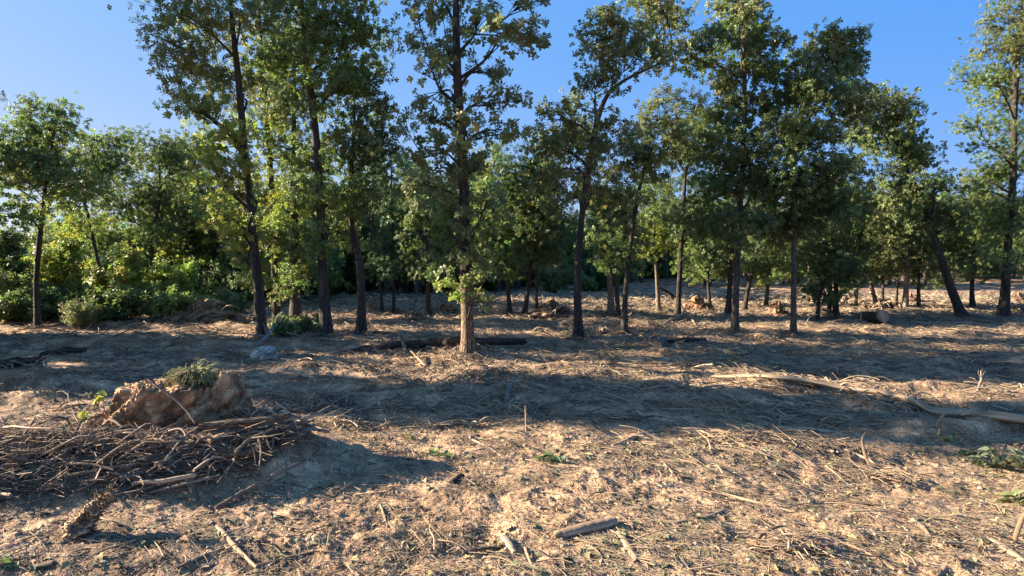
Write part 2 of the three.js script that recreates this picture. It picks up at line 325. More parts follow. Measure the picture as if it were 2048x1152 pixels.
const BASES = [];
function tree(o) {
  R = rng(Math.round(o.base[0] * 7 + o.base[1] * 131));
  const b = onGround(...o.base); if (b.z > -21) BASES.push([b, o.w[0] / 2 * -b.z / F]);
  const D = -b.z, px = D / F;                 // metres per pixel of the photograph at that distance
  const root = base(o.name ?? 'oak_tree', b, o.label, 'tree', o.group);
  // trunk
  const way = [b.clone().add(V(0, -0.12, 0)), ...o.path.map(([x, y], k) => at(x, y, D + (k + 1) * (o.lean ?? 0) + (R() - 0.5) * 0.1))];
  const pts = spline(way, Math.max(14, o.path.length * 7)), W = o.w.map((v) => v * px / 2 * (o.slim ?? 0.67)), bark = BARK[o.bark ?? 'dark'];
  const rad = pts.map((p, k) => { const t = k / (pts.length - 1), f = t * (W.length - 1), i = Math.min(W.length - 2, Math.floor(f)); return lerp(W[i], W[i + 1], f - i) * (1 + (o.flare ?? 0.6) * Math.exp(-(p.y - b.y) / 0.2)); });
  const mb = new MB(), sd = o.base[0] * 0.37;
  const tint = (t, a, p, l) => { const up = p.y - b.y, n = noise3(Math.cos(a) * 1.5 + sd, up * 2.2, Math.sin(a) * 1.5), li = smooth(n, 0.25, 0.6) * 0.4; let c = bark.map((v) => v * (1 + 0.25 * n + li)); if (o.mud) { const k = 1 - smooth(up + n * 0.25, o.mud * 0.8, o.mud * 1.15); c = c.map((v, i) => lerp(v, [0.62, 0.45, 0.3][i] * (1 + 0.3 * n), k)); } return c; };
  mb.tube(pts, rad, 14, { rough: 0.07, seed: sd, colour: tint, freq: 2.5 });
  put('trunk', mb.geo(b), M.bark, root);
  // limbs to each mass of the crown, twigs within it, sprays on the twigs
  let blobs = o.blobs ?? [];
  if (o.auto) { const [cx, top, bot, hw, n] = o.auto; blobs = []; for (let k = 0; k < n; k++) { const t = (k + 0.5) / n, y = lerp(bot, top, t), w = hw * Math.pow(Math.sin(Math.PI * clamp(0.12 + t * 0.8, 0, 1)), 0.7), s = (k % 2 ? 1 : -1) * rr(0.1, 0.75); const r = hw * rr(0.38, 0.6); blobs.push([cx + s * w, y + rr(-8, 8), r, r * rr(0.6, 0.85)]); } blobs.push([cx + rr(-6, 6), top + hw * 0.15, hw * 0.35, hw * 0.35]); }
  const xs = blobs.map((q) => q[0]), mid = (Math.min(...xs) + Math.max(...xs)) / 2, half = Math.max(30, (Math.max(...xs) - Math.min(...xs)) / 2 + 25) * px;
  const tw = new MB(), leaves = [], tone = GREEN[o.green ?? 'dark'], dens = (o.dens ?? 1), size = 0.48 * (o.leaf ?? 1);
  const prof = o.kind ?? 'oak';
  const joints = [], stemX = (y) => { const k = o.path.reduce((m, p) => (Math.abs(p[1] - y) < Math.abs(m[1] - y) ? p : m), o.path[0]); return k[0]; };
  blobs = blobs.slice().sort((p, q) => Math.abs(p[0] - stemX(p[1])) - Math.abs(q[0] - stemX(q[1])));   // inner masses first: outer ones branch off their limbs
  blobs.forEach(([bx, by, rx, ry, dn = 1, green], bi) => {
    const u = clamp((bx - mid) * px / half, -0.95, 0.95), dz = (R() - 0.5) * 2 * half * 0.75 * Math.sqrt(1 - u * u);
    const c = at(bx, by, D + dz), g3 = o.grow ?? 1.16, r3 = V(rx * px * g3, ry * px * g3, (rx + ry) / 2 * px * g3), T = green ? GREEN[green] : tone;
    const want = c.y - 0.45 * Math.hypot(c.x - b.x, c.z - b.z) - r3.y * 0.3; let best = pts[pts.length >> 2], bk = pts.length >> 2;
    pts.forEach((p, k) => { if (k > 2 && Math.abs(p.y - want) < Math.abs(best.y - want)) { best = p; bk = k; } });
    let r0 = clamp(rad[bk] * 0.5, 0.008, 0.012 + 0.05 * r3.x); for (const [q, qr] of joints) if (q.y < c.y + 0.15 && q.distanceTo(c) < 0.72 * best.distanceTo(c)) { best = q; r0 = Math.max(0.007, qr * 0.9); }
    const m1 = best.clone().lerp(c, 0.45).add(V(gauss() * 0.16, 0.12 * r3.y + 0.05 + gauss() * 0.08, gauss() * 0.16));
    const lp = spline([best, m1, c], 9);
    lp.forEach((q, k) => { if (k > 3 && k < 9) joints.push([q, lerp(r0, 0.006, k / 9)]); });
    if (best.distanceTo(c) > 0.12) { const lb = new MB(); lb.tube(lp, lp.map((_, k) => lerp(r0, 0.006, k / 9)), 6, { rough: 0.1, seed: bi, caps: false, colour: (t, a, p) => bark.map((v) => v * (0.9 + 0.3 * noise3(p.x * 5, p.y * 5, p.z * 5))) }); put('limb', lb.geo(b), M.bark, root); }
    const vol = r3.x * r3.y * r3.z, area = Math.PI * r3.x * r3.y, tips = Math.max(5, Math.round(6 + area * 9));
    const total = Math.round(area * 56 * dens * dn / (size * size) + 8), per = Math.ceil(total / tips);
    for (let k = 0; k < tips; k++) {
      const d = V(gauss(), gauss() * 0.9 + 0.15, gauss()).normalize(), e = 0.35 + 0.65 * Math.cbrt(R()), tip = c.clone().add(V(d.x * r3.x * e, d.y * r3.y * e, d.z * r3.z * e));
      const from = lp[4 + Math.floor(R() * 5.99)], bend = from.clone().lerp(tip, 0.55).add(V(0, 0.08 * r3.y, 0));
      tw.tube([from, bend, tip], [0.009, 0.006, 0.003], 3, { caps: false, colour: () => bark });
      const spread = 0.09 + 0.24 * Math.min(r3.x, 0.9), own = leafTone(T, 0.22, 0.03);
      for (let j = 0; j < per; j++) {
        const along = R(), p = bend.clone().lerp(tip, 0.2 + 0.85 * along).add(V(gauss() * spread, gauss() * spread * 0.75, gauss() * spread));
        const dir = d.clone().multiplyScalar(0.7).add(V(gauss() * 0.6, gauss() * 0.5 + 0.25, gauss() * 0.6)).normalize();
        leaves.push({ p, dir, turn: R() * 6.28, s: size * rr(0.75, 1.25), c: leafTone([own.r, own.g, own.b], 0.25, o.warm ?? 0.05) });
      }
    }
  });
  if (tw.i.length) put('twigs', tw.geo(b), M.bark, root).userData.kind = 'stuff';
  scatter('crown', leaves, [SPRAYS[prof][Math.floor(R() * SPRAYS[prof].length)]], M.leaf, root, b);
  return root;
}
//TREES
// left of the clearing
tree({ label: 'slim dark oak standing alone nearest the left edge of the clearing', base: [76, 657], path: [[73, 560], [82, 450], [86, 410], [98, 330], [110, 250]], w: [17, 14, 9, 4], dens: 1.05, grow: 1.22, green: 'mid', warm: 0.1,
  blobs: [[85, 250, 62, 36], [30, 300, 48, 50], [128, 300, 55, 40], [60, 365, 75, 40, 1, 'olive'], [138, 370, 60, 36], [35, 428, 50, 26, 0.8], [118, 415, 46, 22, 0.6, 'lime'], [-25, 350, 60, 70], [70, 330, 50, 30]] });
tree({ label: 'thin oak leaning left with its stem bare between the shrubs and a leafy arch', base: [215, 627], path: [[206, 570], [195, 520], [176, 430], [160, 370], [190, 310]], w: [14, 11, 8, 4], dens: 1.05, grow: 1.22, green: 'mid',
  blobs: [[185, 318, 55, 38], [240, 298, 45, 30], [170, 385, 60, 40], [215, 360, 45, 30], [160, 450, 55, 24, 0.7, 'lime']] });
tree({ label: 'low forked oak whose dark limb arches to the left over the shrubs', base: [314, 612], path: [[307, 560], [303, 505], [306, 455], [320, 400], [318, 330]], w: [17, 14, 10, 4], dens: 1.05, grow: 1.22, green: 'dark',
  blobs: [[305, 312, 52, 40], [355, 345, 44, 45], [270, 395, 55, 42], [345, 420, 55, 50], [312, 475, 52, 30], [235, 478, 55, 16, 1.3, 'mid'], [185, 482, 40, 20, 1.2, 'mid'], [230, 425, 45, 26, 0.7]] });
tree({ label: 'dark oak rising straight out of the top of the brown earth mound', base: [405, 606], path: [[402, 520], [396, 440], [386, 380], [378, 310]], w: [13, 11, 8, 4], dens: 1.05, grow: 1.22, green: 'dark',
  blobs: [[380, 345, 48, 60], [400, 430, 50, 55], [352, 300, 26, 26], [372, 390, 50, 50], [415, 510, 45, 40, 0.8, 'mid'], [360, 500, 40, 36, 0.7]] });
// tall group left of the middle
tree({ label: 'tall leaning oak with a forked dead branch lying at its foot', base: [525, 674], path: [[515, 560], [500, 420], [489, 300], [476, 150], [464, 40], [455, -90]], w: [29, 25, 21, 16, 8], dens: 0.85, grow: 1.18, green: 'olive', warm: 0.1,
  blobs: [[345, 15, 70, 36], [300, 92, 24, 22], [345, 90, 55, 40], [410, 55, 60, 45], [480, 30, 60, 45], [370, 150, 50, 40, 1, 'olive'], [430, 130, 55, 45], [355, 205, 36, 30], [400, 225, 55, 40, 0.9, 'lime'], [470, 200, 55, 50], [415, 290, 45, 36, 1, 'lime'], [470, 290, 55, 45, 1, 'lime'], [440, 355, 55, 45, 1, 'lime'], [480, 400, 50, 40, 0.9, 'olive'], [440, 430, 42, 30, 0.8, 'lime'], [505, 500, 36, 40, 0.8, 'mid'], [520, 560, 26, 30, 0.6, 'dark'], [475, 470, 36, 36, 0.8, 'lime'], [400, -60, 90, 50], [490, -90, 70, 60], [310, -30, 40, 24]] });
tree({ label: 'slender dark oak close behind the leaning oak, its stem straight and its top forked', base: [554, 648], path: [[550, 560], [546, 450], [540, 330], [530, 200], [522, 90], [515, -40]], w: [22, 18, 16, 13, 6], dens: 0.85, grow: 1.18, green: 'olive', lean: 0.03,
  blobs: [[540, 60, 60, 50], [520, 150, 55, 50], [565, 190, 50, 40], [535, 260, 60, 45, 1, 'lime'], [570, 330, 46, 36, 0.8, 'lime'], [525, 390, 46, 36, 0.8, 'lime'], [560, 460, 40, 40, 0.7, 'mid'], [530, 480, 34, 36, 0.8, 'lime'], [520, -40, 70, 50]] });
tree({ label: 'stout shaded oak with a flared brown foot and ivy-like shoots on its stem', base: [592, 652], path: [[590, 560], [588, 470], [586, 360], [588, 240], [590, 120]], w: [32, 26, 20, 14, 6], green: 'dark', flare: 0.8, bark: 'dark',
  blobs: [[590, 120, 60, 50], [600, 220, 55, 45], [575, 300, 46, 40, 0.8, 'mid'], [610, 390, 50, 45], [580, 480, 48, 48, 1.1, 'mid'], [600, 550, 44, 44, 1, 'mid'], [620, 330, 44, 40, 0.9], [565, 420, 40, 40, 0.9, 'lime'], [560, 590, 22, 30, 0.6, 'olive']] });
tree({ label: 'tall thick-stemmed oak with rough dark bark and a small shrub at its foot', base: [653, 667], path: [[645, 540], [640, 400], [629, 250], [613, 130], [605, 30], [598, -100]], w: [32, 25, 22, 17, 8], dens: 1.0, grow: 1.18, green: 'mid', flare: 0.6,
  blobs: [[600, 50, 70, 50], [680, 45, 60, 45], [560, 110, 60, 50], [650, 120, 50, 45], [700, 110, 55, 45], [610, 190, 50, 45, 1, 'mid'], [680, 185, 55, 40], [745, 60, 45, 40], [725, 165, 45, 36], [650, 290, 44, 36, 0.9], [625, 340, 36, 40, 0.8, 'mid'], [655, 400, 38, 44, 0.8], [620, 470, 34, 40, 0.7, 'mid'], [600, -60, 90, 60], [700, -40, 80, 50]] });
tree({ label: 'crooked oak with an S-bent stem between the thick oak and the thin saplings', base: [721, 662], path: [[723, 590], [716, 510], [704, 455], [702, 380], [705, 300], [710, 220]], w: [27, 22, 16, 13, 6], green: 'dark',
  blobs: [[728, 232, 50, 45], [768, 215, 26, 22], [700, 300, 40, 45], [760, 300, 36, 36], [720, 340, 46, 36], [735, 275, 50, 40], [690, 420, 42, 40, 0.9, 'mid'], [755, 360, 38, 36, 0.9], [725, 400, 36, 36, 0.8], [680, 480, 36, 36, 0.7, 'mid'], [740, 170, 44, 30]] });
tree({ label: 'thin dark sapling, the left one of a close pair behind the crooked oak', base: [765, 626], path: [[760, 560], [750, 480], [744, 410], [748, 350]], w: [10, 8, 5, 3], green: 'cool', auto: [756, 330, 560, 44, 9], dens: 0.9 });
tree({ label: 'thin straight sapling, the right one of a close pair behind the crooked oak', base: [788, 628], path: [[787, 560], [785, 450], [783, 380], [782, 330]], w: [9, 8, 5, 3], green: 'cool', auto: [788, 315, 560, 42, 10], dens: 0.9 });
tree({ label: 'short dark oak just behind and left of the mud-stained oak', base: [857, 633], path: [[856, 580], [853, 520], [850, 450], [848, 410]], w: [15, 13, 9, 4], green: 'dark', auto: [846, 405, 570, 46, 9], warm: 0.15 });
// the oak in the middle
tree({ label: 'large open-crowned oak with a mud-stained lower trunk, nearest to the viewer', base: [937, 706], path: [[934, 620], [932, 560], [930, 460], [928, 380], [922, 280], [915, 160], [912, 40], [912, -110]], w: [30, 28, 25, 24, 22, 18, 10], bark: 'dark', slim: 0.84, mud: 1.05, green: 'olive', dens: 0.55, leaf: 1.3, grow: 1.05, warm: 0.14, flare: 0.5,
  blobs: [[840, 28, 38, 34], [848, 95, 40, 32], [868, 150, 40, 32], [955, 40, 36, 36], [1040, 8, 46, 20], [1002, 68, 40, 30], [1052, 90, 28, 14], [985, 150, 34, 30], [1085, 96, 15, 11], [1060, 60, 20, 14, 0.7], [838, 205, 22, 15], [815, 258, 22, 18], [850, 245, 26, 30], [985, 212, 34, 20], [1035, 203, 22, 15], [1005, 258, 36, 15], [1040, 268, 20, 12], [872, 298, 30, 26], [826, 326, 34, 14], [848, 368, 44, 30, 0.9], [905, 350, 34, 34], [955, 330, 34, 40], [900, 425, 42, 42, 1, 'mid'], [965, 420, 40, 44, 0.8], [880, 498, 34, 36, 1, 'mid'], [935, 490, 26, 36, 0.9], [870, 548, 26, 13, 0.8, 'mid'], [888, 588, 22, 12, 1, 'lime'], [908, 545, 22, 24, 0.8, 'olive'], [900, 465, 30, 26, 0.8, 'mid'], [955, 520, 24, 30, 0.7, 'olive'], [948, 566, 20, 12, 0.9, 'olive'], [962, 602, 18, 9, 0.9], [878, 30, 44, 50], [900, 110, 40, 50], [912, 200, 30, 44, 0.8], [880, 232, 30, 26], [930, 270, 30, 34, 0.8], [870, -60, 90, 60], [1000, -50, 70, 50]] });
tree({ label: 'slim oak with a straight dark stem right behind the mud-stained oak', base: [1020, 629], path: [[1014, 540], [1008, 460], [1003, 400], [995, 340]], w: [13, 11, 8, 4], green: 'mid',
  blobs: [[985, 330, 36, 44], [1005, 380, 52, 50], [965, 400, 40, 44], [1030, 440, 46, 44], [995, 480, 56, 40], [960, 520, 40, 30, 0.8], [1020, 530, 44, 26, 0.9]] });
tree({ label: 'dark oak leaning slightly right with a pale foot, left of a thin straight one', base: [1047, 631], path: [[1056, 580], [1063, 520], [1064, 440], [1062, 370]], w: [14, 12, 9, 4], green: 'dark',
  blobs: [[1058, 350, 44, 40], [1035, 400, 40, 40], [1075, 420, 46, 40], [1050, 470, 50, 36], [1100, 300, 34, 30, 0.9, 'olive'], [1085, 350, 40, 34]] });
tree({ label: 'thin straight dark oak beside the tangle of dead wood', base: [1074, 631], path: [[1072, 560], [1070, 480], [1072, 410], [1080, 350]], w: [10, 9, 7, 3], green: 'dark',
  blobs: [[1085, 400, 46, 40], [1105, 450, 40, 30], [1068, 510, 56, 28, 0.8], [1095, 500, 40, 24, 0.9], [1075, 360, 36, 34]] });
// right of the middle
tree({ label: 'tall curving oak that forks high up into a limb reaching right across the sky', base: [1158, 677], path: [[1155, 560], [1164, 430], [1180, 320], [1194, 245], [1212, 195], [1235, 170], [1290, 140], [1345, 118]], w: [25, 20, 18, 17, 14, 10, 8, 5], green: 'olive', warm: 0.14,
  blobs: [[1198, 80, 36, 46], [1215, 45, 30, 26], [1240, 75, 30, 36], [1295, 40, 34, 40], [1330, 55, 38, 40], [1282, 110, 52, 36], [1340, 110, 40, 26], [1225, 130, 34, 34], [1190, 180, 40, 34], [1385, 95, 30, 22], [1110, 238, 38, 34], [1095, 285, 42, 36], [1150, 270, 44, 44], [1140, 340, 50, 46], [1180, 370, 44, 40], [1225, 275, 44, 36], [1105, 380, 46, 40], [1290, 10, 26, 24], [1320, 5, 26, 30], [1185, 300, 40, 40], [1160, 210, 26, 24, 0.7]] });
tree({ label: 'medium oak with a kinked dark stem, its lower trunk pale on one side', base: [1248, 667], path: [[1250, 600], [1261, 490], [1274, 405], [1288, 340], [1308, 290]], w: [18, 15, 13, 10, 4], green: 'olive',
  blobs: [[1305, 255, 54, 40], [1345, 225, 44, 40], [1262, 320, 46, 44], [1232, 395, 44, 46], [1300, 330, 50, 40], [1335, 300, 44, 40], [1245, 470, 46, 34, 0.9], [1215, 500, 36, 40, 0.8, 'mid'], [1270, 530, 34, 24, 0.7, 'mid']] });
tree({ label: 'stout pale-barked oak half hidden behind the kinked oak', base: [1223, 630], path: [[1220, 560], [1217, 490], [1212, 420]], w: [20, 16, 12, 6], bark: 'pale', green: 'mid', auto: [1215, 390, 520, 52, 9] });
tree({ label: 'dark-stemmed oak touching the pale stout oak from behind', base: [1236, 636], path: [[1234, 560], [1236, 480], [1240, 400]], w: [15, 12, 9, 4], green: 'dark', auto: [1242, 420, 540, 46, 8] });
tree({ label: 'small oak with a pale sunlit stem under a bright leafy tuft', base: [1318, 622], path: [[1314, 560], [1310, 510], [1308, 450]], w: [13, 10, 8, 3], bark: 'pale', green: 'lime',
  blobs: [[1312, 470, 34, 30], [1290, 500, 30, 24, 0.8], [1335, 490, 26, 26, 0.8], [1310, 430, 40, 26, 0.8, 'mid'], [1300, 390, 34, 30, 0.8, 'mid']] });
tree({ label: 'straight dark oak with a fallen bough leaning against its foot', base: [1355, 632], path: [[1360, 540], [1366, 440], [1370, 360], [1376, 290]], w: [16, 13, 11, 6], green: 'dark',
  blobs: [[1385, 260, 46, 44], [1360, 320, 46, 40], [1405, 330, 46, 40], [1375, 395, 46, 40], [1345, 440, 36, 40, 0.8], [1390, 470, 40, 36, 0.8], [1380, 530, 34, 26, 0.6, 'mid']] });
tree({ label: 'thin oak stem standing behind the right slope of the pointed soil mound', base: [1420, 612], path: [[1416, 560], [1412, 480], [1408, 420]], w: [9, 8, 6, 3], green: 'mid', auto: [1410, 400, 570, 44, 9] });
tree({ label: 'taller of the two grey-stemmed oaks in the sunlit strip, with a very straight trunk', base: [1470, 669], path: [[1472, 580], [1479, 430], [1487, 290], [1489, 160], [1485, 60], [1480, -60]], w: [21, 18, 17, 14, 10, 5], bark: 'grey', green: 'dark', dens: 1.35, grow: 1.15, warm: 0.12,
  blobs: [[1465, 20, 40, 34, 1, 'olive'], [1510, 30, 38, 36, 1, 'olive'], [1430, 75, 24, 24], [1480, 85, 44, 36], [1525, 90, 34, 30], [1560, 85, 20, 18], [1450, 130, 44, 30], [1505, 150, 46, 36], [1440, 200, 50, 40, 1, 'olive'], [1500, 220, 44, 36], [1425, 260, 44, 40], [1470, 300, 60, 44], [1520, 300, 36, 36], [1445, 360, 56, 44], [1500, 380, 46, 44], [1420, 420, 44, 40], [1480, 440, 56, 36], [1440, 490, 46, 24, 0.7], [1400, 120, 34, 30, 0.8], [1480, -30, 50, 36]] });
tree({ label: 'dense dark oak, shorter of two grey trunks in the sunlit strip', base: [1587, 675], path: [[1587, 580], [1588, 480], [1585, 390], [1592, 290], [1608, 200], [1640, 120]], w: [17, 15, 14, 12, 9, 4], bark: 'grey', green: 'dark', dens: 1.35, grow: 1.15, warm: 0.1,
  blobs: [[1650, 75, 26, 26, 1, 'olive'], [1690, 95, 34, 34, 1, 'olive'], [1715, 130, 24, 24], [1640, 125, 50, 36], [1600, 150, 44, 36], [1690, 150, 44, 36], [1570, 200, 40, 40], [1630, 200, 60, 44], [1695, 210, 46, 40, 1, 'olive'], [1570, 270, 52, 44], [1640, 280, 60, 44], [1590, 340, 60, 44], [1655, 350, 54, 46], [1555, 390, 50, 40], [1620, 420, 60, 40], [1585, 460, 60, 30, 0.9], [1550, 470, 40, 26, 0.8], [1660, 420, 50, 44]] });
tree({ label: 'dark stem standing close behind the taller grey trunk', base: [1456, 628], path: [[1460, 570], [1464, 500], [1462, 420]], w: [17, 14, 10, 5], green: 'dark', auto: [1455, 400, 560, 46, 8] });
tree({ label: 'dark oak leaning right just beyond the two grey trunks', base: [1487, 626], path: [[1496, 580], [1508, 530], [1522, 450], [1530, 380]], w: [13, 11, 8, 4], green: 'dark', auto: [1525, 370, 560, 52, 9] });
tree({ label: 'slim oak beside the dirt road in the gap between the two grey trunks', base: [1531, 617], path: [[1536, 570], [1541, 520], [1545, 460]], w: [12, 9, 7, 3], green: 'mid', auto: [1545, 430, 570, 48, 9] });
tree({ label: 'dark thin oak, leftmost of three stems under a low dense crown', base: [1634, 641], path: [[1639, 590], [1644, 540], [1646, 460]], w: [11, 9, 7, 3], green: 'dark', auto: [1636, 400, 590, 48, 9] });
tree({ label: 'dark oak, middle one of three stems under a low dense crown', base: [1659, 634], path: [[1660, 580], [1662, 520], [1664, 430]], w: [11, 10, 8, 4], green: 'dark', auto: [1668, 380, 590, 56, 11] });
tree({ label: 'dark thick oak, rightmost of three stems under a low dense crown', base: [1671, 635], path: [[1672, 580], [1674, 500], [1680, 410]], w: [17, 13, 9, 4], green: 'dark', auto: [1690, 340, 590, 62, 12] });
tree({ label: 'slanting bare-stemmed oak leaning left behind the cut stump', base: [1756, 615], path: [[1745, 580], [1733, 547], [1722, 500]], w: [12, 10, 9, 4], bark: 'brown', green: 'mid', auto: [1728, 400, 545, 46, 8] });
tree({ label: 'pale sunlit straight trunk right of the cut stump', base: [1809, 622], path: [[1812, 580], [1813, 540], [1812, 470]], w: [17, 14, 11, 5], bark: 'pale', green: 'olive',
  blobs: [[1770, 385, 44, 36, 1, 'mid'], [1745, 430, 46, 40, 1, 'olive'], [1800, 420, 50, 44], [1770, 480, 56, 36, 1, 'olive'], [1825, 490, 46, 36], [1740, 490, 36, 30, 0.8], [1800, 530, 46, 18, 0.8]] });
tree({ label: 'dark thin trunk just right of the pale sunlit trunk', base: [1838, 620], path: [[1837, 570], [1838, 530], [1842, 460]], w: [10, 9, 7, 3], green: 'dark', auto: [1850, 430, 560, 44, 7] });
tree({ label: 'slender far trunk between the slanting oak and the pale sunlit trunk', base: [1792, 611], path: [[1795, 570], [1800, 520]], w: [7, 6, 4], green: 'dark', auto: [1795, 470, 560, 34, 6] });
tree({ label: 'dark far trunk close behind the slanting oak', base: [1764, 612], path: [[1766, 570], [1768, 510]], w: [9, 8, 5], green: 'dark', auto: [1765, 450, 565, 40, 6] });
tree({ label: 'big dark oak leaning strongly left, its thick trunk slanting over the clearing', base: [1930, 637], path: [[1893, 550], [1868, 470], [1843, 400], [1818, 350], [1795, 290], [1775, 240]], w: [31, 26, 21, 17, 12, 6], green: 'dark', slim: 0.54, flare: 0.7, dens: 1.25, grow: 1.15, warm: 0.1,
  blobs: [[1775, 200, 44, 28, 1, 'olive'], [1800, 240, 30, 36], [1745, 225, 46, 36, 1, 'olive'], [1820, 290, 40, 36], [1765, 285, 50, 34], [1860, 320, 36, 30], [1800, 330, 46, 34], [1885, 365, 22, 16], [1845, 375, 40, 36], [1890, 400, 34, 24], [1860, 430, 44, 36], [1912, 440, 30, 28, 0.7], [1815, 450, 30, 26, 0.7], [1735, 270, 40, 40]] });
tree({ label: 'very tall oak at the right edge with layered sprays of fine leaves', base: [2006, 634], path: [[2012, 560], [2019, 450], [2027, 340], [2030, 200], [2038, 80], [2046, -60]], w: [34, 26, 22, 18, 14, 8], green: 'mid', kind: 'ovate', slim: 0.56, flare: 0.5, dens: 1.55, grow: 1.15, warm: 0.12,
  blobs: [[2025, 40, 44, 36, 1, 'olive'], [2050, 90, 50, 40, 1, 'olive'], [1985, 100, 36, 36, 1, 'olive'], [2020, 135, 46, 30], [1990, 155, 34, 22], [1925, 162, 24, 20], [1955, 160, 26, 12, 0.8], [2045, 190, 36, 36, 1, 'olive'], [1985, 205, 44, 20], [1960, 250, 34, 16], [2010, 260, 46, 26], [2055, 280, 36, 36], [1965, 290, 30, 14], [2000, 320, 40, 22], [1975, 360, 40, 24], [2040, 350, 34, 36], [1955, 380, 30, 20, 0.8], [2030, 430, 46, 44], [1985, 460, 50, 40], [2045, 510, 44, 40], [1990, 530, 46, 30, 0.9], [2040, -40, 60, 46]] });
tree({ label: 'sunlit olive-green tree filling the gap behind the tall edge oak', base: [1946, 613], path: [[1944, 570], [1948, 520], [1950, 450]], w: [13, 11, 8, 4], green: 'olive',
  blobs: [[1960, 385, 46, 40], [1935, 430, 50, 44], [1985, 430, 50, 44, 1, 'olive'], [1950, 480, 56, 40, 1, 'mid'], [1910, 490, 40, 34, 1, 'dark'], [1960, 535, 60, 30, 1, 'dark']] });
tree({ label: 'dark thin trunk right behind the foot of the leaning oak', base: [1908, 613], path: [[1906, 570], [1904, 520]], w: [9, 8, 5], green: 'dark', auto: [1895, 440, 570, 40, 7] });
tree({ label: 'slight far oak at the edge of the open ground behind the sawn stump', base: [1711, 614], path: [[1714, 580], [1716, 530]], w: [8, 7, 4], green: 'dark', auto: [1712, 430, 570, 44, 8] });
tree({ label: 'thin trunk in front of the green edge left of the stout shaded oak', base: [513, 640], path: [[512, 590], [508, 520], [504, 450]], w: [13, 11, 8, 4], green: 'dark', auto: [500, 440, 570, 40, 8] });

//OBJECTS
// ---------------------------------------------------------------- shrubs along the edge of the clearing
function shrub(name, label, px, py, w, h, { green = 'mid', kind = 'ovate', dens = 1, depth, size = 1, group, warm = 0.03 } = {}) {
  R = rng(px * 13 + py * 7);
  const b = depth ? at(px, py, depth) : onGround(px, py); if (depth) b.y = height(b.x, b.z);
  const k = -b.z / F, rx = w / 2 * k, hy = h * k, root = base(name, b, label, 'shrub', group), st = new MB(), leaves = [], n = Math.round(9 + rx * 7);
  for (let i = 0; i < n; i++) {
    const a = R() * 6.28, e = Math.sqrt(R()), tip = b.clone().add(V(Math.cos(a) * rx * e, hy * (1 - 0.45 * e * e) * rr(0.45, 1.3), Math.sin(a) * rx * e * 0.8)), m = b.clone().lerp(tip, 0.5).add(V(0, hy * 0.08, 0));
    st.tube([b.clone().add(V(gauss() * 0.06, -0.05, gauss() * 0.06)), m, tip], [0.011, 0.008, 0.003], 4, { caps: false, colour: () => BARK.dark });
    const own = leafTone(GREEN[green], 0.25, 0.04), c = Math.round((20 + rx * hy * 34) * dens * 10 / n / (size * size));
    for (let j = 0; j < c * 1.6; j++) {
      const t = rr(0.25, 1.08), p = b.clone().lerp(tip, t); const sp = Math.min(0.2, 0.4 * rx); p.add(V(gauss() * sp, gauss() * sp * 0.8, gauss() * sp)); if (p.y < b.y + 0.03) p.y = b.y + rr(0.03, 0.2);
      leaves.push({ p, dir: V(Math.cos(a) * e + gauss() * 0.7, 0.6 + gauss() * 0.4, Math.sin(a) * e + gauss() * 0.7).normalize(), turn: R() * 6.28, s: size * rr(0.8, 1.4), c: leafTone([own.r, own.g, own.b], 0.25, warm) });
    }
  }
  put('stems', st.geo(b), M.bark, root).userData.kind = 'stuff';
  scatter('foliage', leaves, [SPRAYS[kind][n % SPRAYS[kind].length]], M.leaf, root, b);
  return root;
}
shrub('shrub', 'dark shrub at the left border below the far pale field', 12, 640, 120, 130, { green: 'dark', depth: 15 });
shrub('shrub', 'tall backlit lime-green shrub between the slim edge oak and the thin leaning oak', 135, 620, 150, 128, { green: 'lime', depth: 17, dens: 1.3 });
shrub('shrub', 'low dark shrub in front of the lime-green shrub', 118, 640, 110, 62, { green: 'dark', depth: 14.6 });
shrub('shrub', 'small pale feathery bush at the edge of the bare soil below the thin leaning oak', 168, 648, 62, 36, { green: 'olive', kind: 'fine', depth: 13.4, size: 0.6, dens: 0.7 });
shrub('shrub', 'rounded shrub just right of the thin leaning oak', 262, 622, 110, 100, { green: 'lime', depth: 16.5, dens: 1.2 });
shrub('shrub', 'low green shrub under the arching limb of the forked oak', 230, 640, 100, 46, { green: 'mid', depth: 14.3 });
shrub('shrub', 'bright shrub right of the low forked oak', 352, 618, 90, 84, { green: 'lime', depth: 17, dens: 1.2 });
shrub('shrub', 'low shrub left of the brown earth mound', 318, 640, 100, 44, { green: 'mid', depth: 14.5 });
shrub('shrub', 'leafy green shrub right of the brown earth mound', 462, 615, 90, 88, { green: 'mid', depth: 19 });
shrub('shrub', 'dark rounded shrub low beside the slim edge oak', 45, 655, 110, 48, { green: 'dark', depth: 14 });
shrub('shrub', 'pale weedy growth at the clearing edge between the mound and the tall group', 450, 628, 70, 28, { green: 'olive', kind: 'fine', depth: 16, size: 0.8 });
shrub('shrub', 'little dark shrub at the foot of the thick-stemmed oak', 640, 668, 30, 22, { green: 'dark', kind: 'oak', depth: 11.6, size: 0.38, dens: 0.35 });
shrub('shrub', 'sparse yellowish seedlings between the stout shaded oak and the forked dead branch', 585, 668, 60, 18, { green: 'olive', kind: 'oak', depth: 11.6, size: 0.7, dens: 0.7 });
shrub('shrub', 'vivid green bush seen through the gap left of the tall curving oak', 1100, 590, 110, 72, { green: 'lime', depth: 33, size: 1.6 });
shrub('shrub', 'pale grassy bush right of the tangle of dead wood', 1108, 610, 50, 56, { green: 'olive', kind: 'fine', depth: 26, size: 1.3 });
shrub('shrub', 'dark wide bush behind the tall curving oak', 1195, 612, 150, 66, { green: 'dark', depth: 28, size: 1.5, dens: 1.3 });
